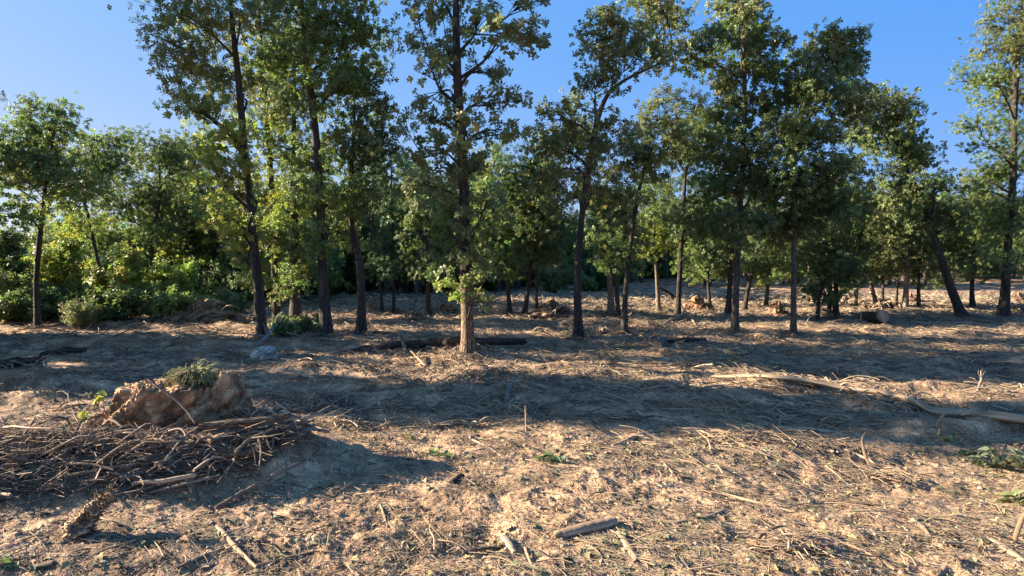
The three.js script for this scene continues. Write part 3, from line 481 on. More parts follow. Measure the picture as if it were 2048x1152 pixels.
shrub('shrub', 'bright little bush behind the slim oak in the middle', 975, 600, 90, 44, { green: 'lime', depth: 29, size: 1.5 });
shrub('shrub', 'green bush behind the straight oak with the leaning bough', 1420, 590, 110, 56, { green: 'mid', depth: 40, size: 2 });
shrub('shrub', 'light green roadside bush between the two grey trunks', 1600, 585, 110, 46, { green: 'lime', depth: 42, size: 2 });

// ---------------------------------------------------------------- wood behind the clearing, one mass
{
  R = rng(4242);
  const trunks = new MB(), leaves = [], origin = V(0, 0, -30);
  const add = (x, z, h, r, n, green, low = 0.2, s = 1.9) => {
    const y = height(x, z, false), t = V(x, y, z), lean = V(gauss() * 0.3, h * 0.8, gauss() * 0.3);
    trunks.tube([t, t.clone().addScaledVector(lean, 0.5).add(V(gauss() * 0.08, 0, 0)), t.clone().add(lean)], [rr(0.06, 0.13), 0.07, 0.03], 6, { caps: false, colour: () => [0.3, 0.26, 0.22] });
    for (let k = 0; k < 7; k++) {
      const a = R() * 6.28, f = rr(low, 1), rad = r * Math.pow(Math.sin(Math.PI * clamp(f * 0.8 + 0.14, 0, 1)), 0.8) * rr(0.3, 0.8), c = V(x + Math.cos(a) * rad, y + h * f, z + Math.sin(a) * rad), own = leafTone(GREEN[green].map((v) => v * 0.85), 0.35, 0.03);
      for (let j = 0; j < n / 7; j++) leaves.push({ p: c.clone().add(V(gauss() * r * 0.5, gauss() * r * 0.36, gauss() * r * 0.5)), dir: V(gauss(), 0.5 + gauss(), gauss()).normalize(), turn: R() * 6.28, s: s * rr(0.7, 1.3), c: leafTone([own.r, own.g, own.b], 0.25, 0.04) });
    }
  };
  const tones = ['dark', 'mid', 'cool', 'mid', 'dark', 'lime'];
  for (let k = 0; k < 290; k++) {
    const px = rr(330, 1400), x0 = (px - 1024) / F, d0 = px < 640 ? rr(20, 40) : px < 1040 ? rr(27, 48) : rr(32, 58), x = x0 * d0, z = -d0 - 1;
    const d = Math.max(d0, clearingEdge(x0 * d0) + 1), xx = x0 * d, y = height(xx, -d, false), top = px < 700 ? rr(380, 490) : px < 1060 ? rr(375, 470) : rr(440, 515);
    const h = EYE + (500 - top) / F * d - y; if (h < 1.2) continue;
    add(xx, -d, h, rr(1.0, 1.6), 190, tones[Math.floor(R() * 6)], px > 900 ? 0.1 : 0.15);
  }
  for (let k = 0; k < 90; k++) {
    const px = rr(600, 1400), x0 = (px - 1024) / F, d = Math.max(px < 1040 ? rr(24, 40) : rr(34, 52), clearingEdge(x0 * 30) - 4), x = x0 * d, y = height(x, -d, false), top = px > 1080 && px < 1150 ? rr(480, 510) : rr(330, 440);
    add(x, -d, EYE + (500 - top) / F * d - y, rr(0.8, 1.2), 210, tones[Math.floor(R() * 5)], 0.22, 1.5);
  }
  for (let k = 0; k < 70; k++) { const px = rr(1380, 2120), d = rr(30, 60), x = (px - 1024) / F * d, top = rr(400, 480); add(x, -d, EYE + (500 - top) / F * d - height(x, -d, false), rr(1.0, 1.6), 210, tones[Math.floor(R() * 5)], 0.3, 1.7); }
  for (let k = 0; k < 200; k++) {                         // the open grove to the right runs on into the distance
    const px = rr(1330, 2300), d = rr(46, 95), x = (px - 1024) / F * d, top = rr(395, 490), h = EYE + (500 - top) / F * d - height(x, -d, false);
    add(x, -d, Math.max(3.5, h), rr(1.4, 2.4), 200, tones[Math.floor(R() * 6)], px > 1500 ? 0.26 : 0.12, 2.2);
  }
  for (let k = 0; k < 40; k++) { const px = rr(-80, 330), d = rr(20, 34), x = (px - 1024) / F * d, top = px < 70 ? rr(520, 560) : rr(445, 520), h = EYE + (500 - top) / F * d - height(x, -d, false); if (h > 0.8) add(x, -d, h, rr(1.1, 1.6), 170, tones[Math.floor(R() * 6)], 0.15, 1.5); }
  const g = base('woodland', origin, 'dense green wood standing behind the cleared ground'); g.userData.kind = 'stuff';
  put('trunks', trunks.geo(origin), M.bark, g); scatter('foliage', leaves, [SPRAYS.ovate[0]], M.leaf, g, origin);
}
// ---------------------------------------------------------------- trees that go on to the left of the frame; their shade lies across the clearing
{
  R = rng(99);
  const trunks = new MB(), leaves = [], origin = V(-12, 0, -9);
  const add = (x, d, lo, hi, r, n) => {
    const z = -d, y = height(x, z, false); trunks.tube([V(x, y - 0.1, z), V(x + 0.1, y + hi * 0.5, z), V(x, y + hi * 0.95, z)], [0.14, 0.1, 0.03], 7, { caps: false, colour: () => BARK.dark });
    for (let j = 0; j < n; j++) { const t = R(), a = R() * 6.28, q = Math.sqrt(R()) * r * (1.1 - 0.5 * t) * Math.pow(Math.sin(Math.PI * clamp(t * 0.84 + 0.1, 0, 1)), 0.6); leaves.push({ p: V(x + Math.cos(a) * q, y + lerp(lo, hi, t) + gauss() * 0.2, z + Math.sin(a) * q), dir: V(gauss(), 0.4 + gauss(), gauss()).normalize(), turn: R() * 6.28, s: 2.2 * rr(0.8, 1.3), c: leafTone(GREEN.mid, 0.3) }); }
  };
  for (const [x, d, lo, hi, r, n] of SHADE) add(x, d, lo, hi, r, n);
  const g = base('woodland', origin, 'belt of oaks that carries on past the left border'); g.userData.kind = 'stuff';
  put('trunks', trunks.geo(origin), M.bark, g); scatter('foliage', leaves, [SPRAYS.oak[0]], M.leaf, g, origin);
}

// ---------------------------------------------------------------- earth mounds, clods and stones
function lump(rx, ry, rz, { seed = 1, rough = 0.35, freq = 1.6, detail = 24, boxy = 0, flat = true, cols = [[0.62, 0.36, 0.19], [0.36, 0.23, 0.14]], strata = 0, craggy = 0.5, cuts = 0, micro = 0 }) {
  const pg = rng(seed * 97 + 5), planes = Array.from({ length: cuts }, () => [V(pg() - 0.5, pg() - 0.5, pg() - 0.5).normalize(), 0.62 + 0.3 * pg()]);
  const g = new THREE.IcosahedronGeometry(1, detail), p = g.attributes.position, v = V(), col = new Float32Array(p.count * 3), uv = new Float32Array(p.count * 2);
  for (let k = 0; k < p.count; k++) {
    v.fromBufferAttribute(p, k).normalize(); const d = v.clone();
    const m = Math.max(Math.abs(d.x), Math.abs(d.y), Math.abs(d.z)); let r = lerp(1, 1 / Math.pow(m, 1) * 0.8, boxy); for (const [pn, pd] of planes) { const dt = d.dot(pn); if (dt > 0.2) r = Math.min(r, pd / dt); }
    const n = fbm3(d.x * freq + seed * 9, d.y * freq + strata * 1.5 * d.y, d.z * freq + seed * 4, 5), cr = Math.abs(noise3(d.x * freq * 2.2 + seed, d.y * freq * 3.1, d.z * freq * 2.2 + 5));
    r *= 1 + rough * n + micro * fbm3(d.x * freq * 6 + seed, d.y * freq * 6, d.z * freq * 6, 3) - craggy * 0.35 * Math.max(0, 0.18 - cr) / 0.18 * 0.6;
    p.setXYZ(k, d.x * r * rx, (flat ? Math.max(d.y, -0.35) : d.y) * r * ry, d.z * r * rz);
    const t = clamp(0.5 + n * 1.1 + (cr - 0.3) * 0.8 + (micro ? 0.6 * noise3(d.x * 14 + seed, d.y * 14, d.z * 14) : 0), 0, 1); for (let i = 0; i < 3; i++) col[k * 3 + i] = lerp(cols[1][i], cols[0][i], t);
    uv[k * 2] = (d.x * rx + d.z * rz * 0.7) / 0.5; uv[k * 2 + 1] = (d.y * ry + d.z * rz * 0.5) / 0.5;
  }
  g.setAttribute('uv', new THREE.BufferAttribute(uv, 2)); g.setAttribute('color', new THREE.BufferAttribute(col, 3));
  g.computeVertexNormals();                              // unwelded: facets catch the light like broken soil
  return smoothed(g);
}
function smoothed(g) {                                   // averages the normals of corners that meet
  const p = g.attributes.position, n = g.attributes.normal, at_ = new Map(), key = (k) => `${Math.round(p.getX(k) * 2e3)},${Math.round(p.getY(k) * 2e3)},${Math.round(p.getZ(k) * 2e3)}`;
  for (let k = 0; k < p.count; k++) { const q = key(k), s = at_.get(q) ?? at_.set(q, [0, 0, 0]).get(q); s[0] += n.getX(k); s[1] += n.getY(k); s[2] += n.getZ(k); }
  for (let k = 0; k < p.count; k++) { const s = at_.get(key(k)), l = Math.hypot(...s) || 1; n.setXYZ(k, s[0] / l, s[1] / l, s[2] / l); }
  return g;
}
function mound(label, px, py, w, h, o = {}) {            // heap of pushed-up soil with roots and sticks in it
  R = rng(px * 3 + py);
  const b = onGround(px, py), k = -b.z / F, rx = w / 2 * k, ry = h * k, root = base(o.name ?? 'earth_mound', b, label, 'earth mound');
  const g = mergeGeometries([lump(rx, ry * 0.55, rx * 0.8, { seed: px * 0.1, rough: 0.4, freq: 1.5, detail: 16, cols: o.cols }), lump(rx * 0.5, ry, rx * 0.45, { seed: px * 0.2, rough: 0.5, freq: 1.7, detail: 16, cols: o.cols }).translate((o.shift ?? 0) * rx, ry * 0.05, 0)]);
  put('soil', g, M.earth, root);
  const st = new MB();
  for (let i = 0; i < (o.sticks ?? 16); i++) { const a = R() * 6.28, e = rr(0.2, 1), p = V(Math.cos(a) * rx * e, ry * (1 - e) * 0.8 + 0.02, Math.sin(a) * rx * e * 0.8), l = rr(0.2, 0.7) * Math.min(1.2, rx), q = p.clone().add(V(gauss() * l, rr(0, 0.3) * l, gauss() * l)), m = p.clone().lerp(q, 0.5).add(V(gauss() * 0.08, rr(0, 0.12), gauss() * 0.08)); st.tube(spline([p, m, q], 5), [0.016, 0.015, 0.013, 0.011, 0.008, 0.005], 5, { rough: 0.2, seed: i, colour: () => [0.75, 0.58, 0.42] }); }
  put('roots', st.geo(), M.wood, root).userData.kind = 'stuff';
  return root;
}
const CLAY = [[0.66, 0.36, 0.19], [0.42, 0.25, 0.15]], BROWN = [[0.42, 0.29, 0.19], [0.26, 0.18, 0.12]], RED = [[0.6, 0.34, 0.21], [0.42, 0.25, 0.16]];
mound('wide brown earth mound with a tree growing out of its top', 408, 643, 150, 44, { cols: BROWN, sticks: 26 });
mound('small shaded reddish mound left of the short dark oak', 832, 640, 50, 18, { cols: CLAY });
mound('low pale tuft of roots and soil behind the crooked oak', 742, 621, 30, 14, { cols: CLAY, sticks: 22 });
mound('low reddish heap just left of the mud-stained trunk', 890, 626, 70, 20, { cols: CLAY, shift: 0.2 });
mound('pointed orange-brown soil mound right of the fallen bough', 1392, 622, 66, 30, { cols: CLAY, sticks: 20 });
mound('orange soil heap between the two grey trunks', 1555, 627, 40, 22, { cols: RED, sticks: 8 });
mound('tangle of dead wood and dark soil beside the thin straight dark oak', 1105, 634, 110, 26, { cols: BROWN, sticks: 46 });
mound('bright orange soil heap far off behind the pale sunlit trunk', 1824, 606, 46, 16, { cols: RED, sticks: 6 });
mound('low heap of roots around the foot of the slanting oak', 1762, 620, 110, 16, { cols: BROWN, sticks: 34 });
mound('reddish heap at the far right beyond the tall edge oak', 2040, 604, 60, 16, { cols: RED, sticks: 10 });
mound('small root heap right of the tall edge oak', 2036, 630, 44, 20, { cols: BROWN, sticks: 16 });
mound('small peaked soil heap in the sunlit strip right of the tall curving oak', 1206, 668, 30, 12, { cols: BROWN, sticks: 12 });
mound('little heap of sods beneath the leaning oak, left of its foot', 1840, 640, 60, 12, { cols: BROWN, sticks: 18 });
mound('root heap at the foot of the stem left of the two grey trunks', 1645, 628, 40, 12, { cols: BROWN, sticks: 14 });

{ // the big clod on the pile in front
  const b = PILE.clone().setY(height(PILE.x, PILE.z, false) - 0.05);
  const p0 = at(330, 815, 4.95), root = base('earth_clod', V(p0.x, b.y + 0.05, p0.z), 'big orange-brown clod of hard earth standing on the brush pile', 'clod');
  const C = [[0.85, 0.52, 0.27], [0.5, 0.29, 0.145]], k = 4.95 / F, yb = b.y + 0.05;
  const piece = (px, py, w, h, d, s, o = {}) => { const c = at(px, py, 4.95 + (o.dz ?? 0)); return lump(w / 2 * k, h / 2 * k, d, { seed: s, rough: 0.085, freq: 2.6, detail: 60, boxy: 0.3, flat: false, cols: C, strata: 0.4, craggy: 0.12, cuts: 14, micro: 0.07, ...o }).rotateZ(o.turn ?? 0).translate(c.x - p0.x, c.y - yb, c.z - p0.z); };
  put('earth', mergeGeometries([piece(348, 832, 226, 166, 0.3, 2, { turn: -0.03, boxy: 0.75, cuts: 7, dz: -0.04 }), piece(292, 816, 112, 122, 0.26, 4, { dz: -0.1, turn: 0.1, boxy: 0.6, cuts: 8 }), piece(404, 826, 120, 128, 0.26, 5, { dz: -0.08, turn: -0.1, boxy: 0.6, cuts: 8 }), piece(222, 860, 130, 88, 0.24, 8, { dz: -0.08, turn: 0.4 }), piece(330, 872, 280, 80, 0.34, 11)]), M.earth, root);
  put('earth', piece(460, 806, 84, 150, 0.2, 14, { dz: -0.02, turn: 0.2, boxy: 0.55, cols: [[0.78, 0.47, 0.24], [0.46, 0.27, 0.14]] }), M.earth, root);
  put('earth', piece(490, 845, 150, 90, 0.24, 21, { dz: 0.1, cols: BROWN }), M.earth, root);
  const c2 = at(196, 894, 4.62);
  tag(put('earth_clod', lump(0.1, 0.095, 0.1, { seed: 31, rough: 0.5, freq: 2, detail: 18, flat: false, cols: C }), M.earth, scene), 'small round clod on the left slope of the brush pile', 'clod').position.copy(c2);
  const c3 = at(222, 893, 4.5);
  tag(put('earth_clod', lump(0.05, 0.05, 0.05, { seed: 37, rough: 0.5, freq: 2, detail: 10, flat: false, cols: BROWN }), M.earth, scene), 'fist-sized brown clod leaning on the small round clod', 'clod').position.copy(c3);
}
{ // pale boulder
  const b = onGround(527, 719), k = -b.z / F;
  const g = lump(28 * k, 20 * k, 22 * k, { seed: 3, rough: 0.22, freq: 1.1, detail: 18, boxy: 0.6, flat: true, cols: [[1.0, 0.98, 0.92], [0.6, 0.55, 0.45]], craggy: 0.4, cuts: 12 });
  const m = tag(put('boulder', g, M.rock, scene), 'pale grey-white boulder lying on the shaded ground by itself', 'boulder'); m.position.copy(b).add(V(0, 8 * k, 0)); m.rotation.y = 0.2;
}

// ---------------------------------------------------------------- logs, branches and sticks one can pick out
const WOOD = { pale: [0.86, 0.66, 0.46], tan: [0.72, 0.53, 0.36], brown: [0.45, 0.33, 0.23], grey: [0.55, 0.48, 0.4], dark: [0.17, 0.115, 0.08], red: [0.6, 0.33, 0.22] };
function stick(name, label, cat, pix, w, o = {}) {        // pixels [x, y, lift?] along it; w pixel widths
  R = rng(Math.round(pix[0][0] * 31 + pix[0][1] * 17));
  const P = pix.map(([x, y, up = 0, depth]) => { const p = depth ? at(x, y, depth) : onGround(x, y); if (!depth) p.y += up; return p; }), d0 = -P[0].z;
  const pts = spline(P, Math.max(8, P.length * 5)), n = pts.length - 1;
  const rad = pts.map((p, k) => { const t = k / n * (w.length - 1), i = Math.min(w.length - 2, Math.floor(t)); return lerp(w[i], w[i + 1], t - i) / 2 * -p.z / F; });
  if (!o.air) pts.forEach((p, k) => { p.y += rad[k] * 0.6; });
  pts.forEach((p, k) => { const a = (o.wobble ?? (rad[k] > 0.018 ? 0.05 : 0.22)) * rad[k]; p.x += gauss() * a; p.y += gauss() * a; p.z += gauss() * a; });
  const b = P[0].clone(), c = WOOD[o.tone ?? 'tan'], mb = new MB();
  const tint = (t, a, p) => { const v = 1 + 0.3 * noise3(p.x * 9, p.y * 9, p.z * 9); return a === -1 ? c.map((x) => x * 1.25) : c.map((x) => x * v); };
  mb.tube(pts, rad, o.seg ?? 9, { rough: o.rough ?? 0.16, seed: pix[0][0], colour: tint, squash: o.squash ?? 1, freq: 4 });
  if (o.fork) for (const [t, dx, dy, dz, r] of o.fork) { const q = pts[Math.round(t * n)], e = q.clone().add(V(dx, dy, dz)), m = q.clone().lerp(e, 0.5).add(V(gauss() * 0.03, Math.abs(gauss()) * 0.03, gauss() * 0.03)); mb.tube(spline([q, m, e], 5), [1, 0.9, 0.8, 0.65, 0.45, 0.25].map((f) => f * r), 6, { rough: 0.15, seed: t * 50, colour: tint }); }
  const m = put(name, mb.geo(b), o.bark ? M.bark : M.wood, scene); m.position.copy(b);
  return tag(m, label, cat);
}
const br = (label, pix, w, o) => stick('fallen_branch', label, 'branch', pix, w, o), lg = (label, pix, w, o) => stick('fallen_log', label, 'log', pix, w, o);
br('long sinuous pale branch snaking across the ground to the right border', [[1425, 757, 0.01], [1540, 763, 0.04], [1620, 775, 0.05], [1700, 791, 0.05], [1770, 798, 0.04], [1830, 815, 0.04], [1868, 833, 0.03], [1930, 838, 0.03], [2000, 844, 0.03], [2090, 860, 0.03]], [6, 10, 12, 14, 16, 18, 18, 19], { tone: 'tan', rough: 0.2, fork: [[0.3, 0.1, 0.06, 0.12, 0.014], [0.55, -0.06, 0.1, 0.1, 0.012], [0.75, 0.05, 0.07, -0.14, 0.012]] });
lg('short thick weathered log with a dark knot end on the sunlit soil', [[1124, 1074], [1160, 1066], [1200, 1058], [1230, 1050]], [20, 24, 25, 22], { tone: 'tan', rough: 0.1, fork: [[0.05, -0.03, 0.0, 0.03, 0.025]] });
lg('pale split wood piece left of the short thick log', [[1008, 1078], [1020, 1095], [1030, 1108]], [15, 16, 10], { tone: 'pale', squash: 0.6 });
lg('long pale split wood piece just below the right end of the short thick log', [[1238, 1068], [1256, 1097], [1274, 1124]], [15, 17, 14], { tone: 'pale', squash: 0.55 });
br('straight stick that meets a thinner one in a V near the brush pile', [[436, 1056], [470, 1096], [512, 1136]], [10, 10, 7], { tone: 'tan' });
br('thin stick running right from the tip of the V', [[513, 1134], [590, 1114], [680, 1094]], [7, 6, 5], { tone: 'tan' });
stick('upright_twig', 'thin bleached twig standing upright by itself in the soil', 'twig', [[1053, 862], [1052, 836, 0.12], [1050, 822, 0.24]].map((q, k) => [1053 - k, 862, k * 0.11]), [5, 4, 3], { air: true, tone: 'pale' });
br('short flat log lying at the shade border right of the root wad', [[1556, 857], [1620, 864], [1692, 868]], [9, 11, 6], { tone: 'pale' });
br('curved branch with a rising left part in the middle of the sunlit straw', [[1225, 895], [1262, 880], [1292, 868], [1315, 864]], [8, 9, 8, 4], { tone: 'tan' });
br('thin pale stick left of the standing twig', [[945, 880], [980, 898], [1012, 920]], [4, 5, 3], { tone: 'pale' });
lg('dark bark fragment on the sunlit soil in the middle', [[903, 969], [924, 956]], [11, 14], { tone: 'dark', bark: true });
lg('grey stub of wood leaning on the dark stick in the shaded strip', [[1013, 806], [1018, 790, 0.05], [1024, 776, 0.1]], [10, 10, 6], { tone: 'grey' });
br('dark stick lying above the grey stub in the shaded strip', [[1010, 768], [1060, 772], [1104, 785]], [6, 8, 4], { tone: 'brown' });
br('pale snapped stick propped up against the long dark log', [[815, 712], [807, 700, 0.1], [799, 690, 0.24]], [7, 7, 4], { tone: 'brown', air: true });
br('pale root stub pointing left beside the foot of the mud-stained oak', [[852, 735], [836, 724, 0.05], [822, 716, 0.1]], [7, 6, 3], { tone: 'tan', fork: [[0.4, 0.02, 0.14, -0.02, 0.015], [0.6, -0.1, 0.1, 0.02, 0.012]] });
lg('long dark rotting log lying behind the mud-stained oak', [[690, 706], [760, 700], [850, 694], [930, 689], [1050, 686]], [8, 17, 21, 20, 12], { tone: 'dark', bark: true, rough: 0.25 });
br('thick root tip sticking out beneath the long dark log', [[905, 712], [880, 702], [855, 697]], [4, 8, 8], { tone: 'brown' });
lg('dark broken log left of the brush pile, the nearer of two', [[-20, 736], [40, 730], [92, 718]], [16, 20, 10], { tone: 'dark', bark: true, rough: 0.35 });
lg('dark broken log left of the brush pile, the farther of two', [[84, 712], [130, 706], [172, 704]], [10, 13, 10], { tone: 'dark', bark: true, rough: 0.35 });
lg('short round log end standing in the shade right of the tall curving oak', [[1316, 696], [1326, 684]], [19, 15], { tone: 'grey', bark: true });
lg('dark flat log behind the short round log', [[1336, 686], [1372, 684], [1412, 683]], [9, 12, 9], { tone: 'dark', bark: true, rough: 0.3 });
br('dark fallen bough leaning against the straight oak', [[1386, 641], [1366, 629, 0.12], [1345, 622, 0.4], [1318, 620, 0.62]], [5, 9, 8, 5], { tone: 'dark', air: true });
br('forked dead branch with pale stripped wood at the foot of the leaning oak', [[510, 694], [532, 682, 0.04], [548, 672, 0.16], [560, 664, 0.34]], [7, 9, 8, 5], { tone: 'grey', fork: [[0.35, -0.28, 0.05, 0.1, 0.03], [0.4, -0.06, 0.22, 0.05, 0.028]] });
br('bowed dead branch lying left of the sunlit strip, beneath the fallen bough', [[1325, 652], [1345, 643, 0.04], [1372, 640, 0.12], [1392, 651]], [4, 6, 6, 3], { tone: 'tan' });
br('arched bare twig in the sunlit strip right of the denser grey-trunked oak', [[1612, 652], [1620, 646, 0.14], [1636, 642, 0.16]], [3, 3, 2], { tone: 'pale', air: true });
stick('upright_twig', 'short bare stake standing left of the cut stump', 'twig', [[1722, 648, 0], [1721, 648, 0.12], [1722, 648, 0.26]], [4, 4, 3], { air: true, tone: 'tan' });
stick('dead_seedling', 'branching leafless seedling upright at the right in the shade', 'seedling', [[1954, 784, 0], [1958, 784, 0.07], [1962, 784, 0.14], [1960, 784, 0.24]], [6, 5, 5, 2], { air: true, tone: 'grey', fork: [[0.6, 0.05, 0.12, 0, 0.004], [0.7, -0.05, 0.1, 0.02, 0.004], [0.5, 0.03, 0.16, -0.02, 0.004]] });
stick('dead_seedling', 'crooked leafless seedling upright in front of the long sinuous branch', 'seedling', [[1878, 870, 0], [1880, 870, 0.06], [1874, 870, 0.1], [1887, 870, 0.18]], [6, 6, 5, 3], { air: true, tone: 'tan', fork: [[0.8, -0.03, 0.05, 0, 0.004], [0.7, 0.05, 0.04, 0, 0.005]] });
stick('upright_twig', 'stout broken stake leaning right near the bottom of the right border', 'twig', [[2027, 1088, 0], [2032, 1088, 0.06], [2040, 1088, 0.13], [2052, 1088, 0.2]], [10, 9, 8, 6], { air: true, tone: 'tan' });
br('thin branch lying across the straw right of the short thick log', [[1275, 1034], [1340, 1046], [1400, 1040], [1452, 1020]], [5, 7, 7, 4], { tone: 'pale' });
br('dark bent twig over the hollow at the bottom right', [[1500, 1100], [1530, 1078, 0.03], [1575, 1072, 0.05], [1622, 1086]], [5, 6, 5, 3], { tone: 'brown' });
br('pale stick crossing the hollow at the bottom right', [[1590, 1062], [1650, 1076], [1720, 1100], [1790, 1140]], [6, 6, 5, 4], { tone: 'tan' });
br('upright crooked root left of the earthy tangle on the right', [[1745, 944], [1728, 916, 0.04], [1724, 900, 0.08], [1735, 890, 0.12]], [6, 6, 5, 3], { tone: 'brown' });
br('thick pale split branch in the straw at the lower right', [[1820, 1038], [1845, 1058], [1862, 1076]], [9, 11, 6], { tone: 'tan' });
lg('pale plank-like splinter at the bottom right corner', [[1980, 1080], [2012, 1102], [2052, 1130]], [14, 18, 14], { tone: 'pale', squash: 0.5 });
br('long thin branch sloping down to the right across the straw', [[1690, 900], [1780, 938], [1850, 955], [1960, 985]], [5, 6, 5, 3], { tone: 'pale' });
br('half-buried branch left of the earthy tangle on the right', [[1380, 888], [1440, 900], [1520, 908], [1590, 925]], [4, 8, 7, 4], { tone: 'tan' });
br('thin branch in the lower middle lying right of the split wood', [[1050, 1096], [1058, 1118], [1066, 1136]], [6, 6, 4], { tone: 'pale' });
br('slim stick lying in front of the dark bark fragment', [[760, 1010], [768, 1030], [775, 1056]], [4, 5, 3], { tone: 'pale' });
br('twig at the bottom just left of the split wood piece', [[925, 1106], [960, 1100], [1000, 1095]], [7, 8, 5], { tone: 'brown' });
lg('bark slab at the bottom border below the V of sticks', [[345, 1142], [400, 1118], [450, 1098]], [8, 12, 7], { tone: 'brown', squash: 0.6 });
lg('short bark slab at the bottom border left of the root wad', [[60, 1140], [105, 1132]], [14, 18], { tone: 'brown', squash: 0.5 });
br('broken branch lying right of the short thick log in the soil', [[1850, 1180], [1900, 1130], [1935, 1095]], [9, 8, 4], { tone: 'tan' });
br('straight stick on the soil right of the shade of the pile', [[1330, 930], [1342, 944], [1356, 962]], [5, 6, 4], { tone: 'pale' });
br('long thin stalk lying across the straw in the right middle', [[1440, 985], [1530, 1010], [1610, 1030], [1660, 1036]], [3, 5, 4, 3], { tone: 'pale' });
br('broken branch in the straw right of the curved branch', [[1655, 1000], [1720, 1008], [1800, 1012], [1880, 1002]], [4, 6, 5, 3], { tone: 'brown' });
// the pieces of the brush pile; depth given where a piece lies up on the heap
const pb = (label, pix, w, o) => stick('brush_branch', label, 'branch', pix.map(([x, y, u, d]) => [x, y, u, d - 0.1]), w, { air: true, ...o });
pb('pale barkless log poking out of the left flank of the brush pile', [[74, 910, 0, 4.55], [120, 903, 0, 4.6], [180, 893, 0, 4.7]], [17, 23, 21], { tone: 'tan' });
pb('pale thick log across the middle of the brush pile front', [[331, 914, 0, 4.42], [375, 905, 0, 4.5], [424, 893, 0, 4.62]], [14, 19, 13], { tone: 'tan' });
pb('straight grey log along the upper right slope of the brush pile', [[400, 852, 0, 4.6], [470, 846, 0, 4.62], [540, 838, 0, 4.66], [582, 828, 0, 4.72]], [14, 17, 13, 8], { tone: 'brown', bark: true });
pb('splintered pale stick lying across the low front of the brush pile', [[266, 966, 0, 4.1], [320, 962, 0, 4.1], [392, 950, 0, 4.16]], [6, 9, 9], { tone: 'pale' });
pb('short plank standing upright in the front of the brush pile', [[378, 950, 0, 4.25], [384, 975, 0, 4.15], [394, 1006, 0, 4.05]], [14, 15, 14], { tone: 'brown', squash: 0.6 });
pb('dark branch running right from the foot of the brush pile', [[430, 1016, 0, 3.98], [490, 982, 0, 4.12], [550, 950, 0, 4.3], [612, 922, 0, 4.5]], [7, 8, 7, 4], { tone: 'brown' });
pb('stubby dark stick at the foot of the brush pile beside the root wad', [[214, 1002, 0, 4.0], [245, 1010, 0, 4.0], [278, 1020, 0, 3.96]], [11, 11, 9], { tone: 'brown' });
pb('stick below the root wad lying on the soil', [[180, 1056, 0, 3.8], [196, 1076, 0, 3.72], [212, 1102, 0, 3.66]], [9, 9, 6], { tone: 'brown' });
pb('grey stick under the big clod on the brush pile', [[240, 880, 0, 4.62], [300, 866, 0, 4.66], [360, 856, 0, 4.7]], [8, 10, 7], { tone: 'grey' });
pb('curved root hanging down over the face of the big clod', [[296, 756, 0, 4.66], [318, 775, 0, 4.64], [342, 792, 0, 4.63], [372, 820, 0, 4.62], [390, 846, 0, 4.6]], [4, 5, 5, 4, 3], { tone: 'tan' });
pb('thin pale stalk slanting up left of the big clod', [[60, 905, 0, 4.7], [120, 880, 0, 4.75], [190, 838, 0, 4.85]], [4, 4, 3], { tone: 'pale' });
pb('second thin stalk slanting up left of the big clod, below the pale one', [[40, 925, 0, 4.6], [110, 890, 0, 4.7], [180, 850, 0, 4.8]], [4, 4, 3], { tone: 'tan' });
pb('long thin branch along the lower left of the brush pile', [[-10, 985, 0, 4.15], [80, 965, 0, 4.15], [190, 940, 0, 4.2], [300, 925, 0, 4.3]], [6, 6, 6, 4], { tone: 'tan' });
pb('forked thin branch in the right flank of the brush pile', [[470, 905, 0, 4.3], [500, 878, 0, 4.4], [545, 858, 0, 4.5]], [6, 6, 3], { tone: 'brown', fork: [[0.5, 0.16, 0.03, 0.05, 0.008], [0.4, 0.1, -0.12, 0.1, 0.008]] });
pb('flat reddish slab of wood at the left border of the brush pile', [[-10, 1050, 0, 3.85], [30, 1040, 0, 3.85], [66, 1022, 0, 3.9]], [30, 34, 22], { tone: 'red', squash: 0.4 });
pb('crossing stick low on the right front of the brush pile', [[300, 985, 0, 4.1], [360, 970, 0, 4.12], [440, 950, 0, 4.2]], [5, 6, 4], { tone: 'grey' });
{ // furry root wad, a cone of soil and rootlets lying tip up in front of the pile
  R = rng(606);
  const b = onGround(165, 1070), root = base('root_wad', b, 'furry brown root wad tapering upward in front of the brush pile', 'root wad'), k = -b.z / F;
  const tip = V(40 * k, 78 * k, -0.1), n = 10, P = Array.from({ length: n }, (_, i) => V(-10 * k, 14 * k, 0).lerp(tip, i / (n - 1)));
  put('soil', mergeGeometries(P.filter((_, i) => i % 2 === 0).map((q, i) => lump(k * lerp(27, 7, i / 4), k * lerp(21, 11, i / 4), k * lerp(24, 7, i / 4), { seed: 60 + i, rough: 0.55, freq: 3, detail: 14, flat: false, cols: [[0.62, 0.43, 0.26], [0.36, 0.24, 0.15]] }).translate(q.x + gauss() * 0.02, q.y + gauss() * 0.012, q.z + gauss() * 0.02))), M.earth, root);
  const hair = new MB();
  for (let i = 0; i < 520; i++) { const t = R(), c = P[0].clone().lerp(tip, t), a = R() * 6.28, r = k * lerp(24, 5, Math.pow(t, 0.75)), d = V(Math.cos(a), Math.sin(a) * 0.9, Math.sin(a * 1.7)).normalize(), p = c.clone().addScaledVector(d, r * 0.9), e = p.clone().addScaledVector(d, rr(0.008, 0.03)).add(V(gauss() * 0.03, gauss() * 0.025, gauss() * 0.03)); hair.tube([p, p.clone().lerp(e, 0.5).add(V(gauss() * 0.008, 0.006, gauss() * 0.008)), e], [0.0028, 0.002, 0.001], 3, { caps: false, colour: () => [0.6, 0.42, 0.25] }); }
  put('rootlets', hair.geo(), M.wood, root).userData.kind = 'stuff';
}
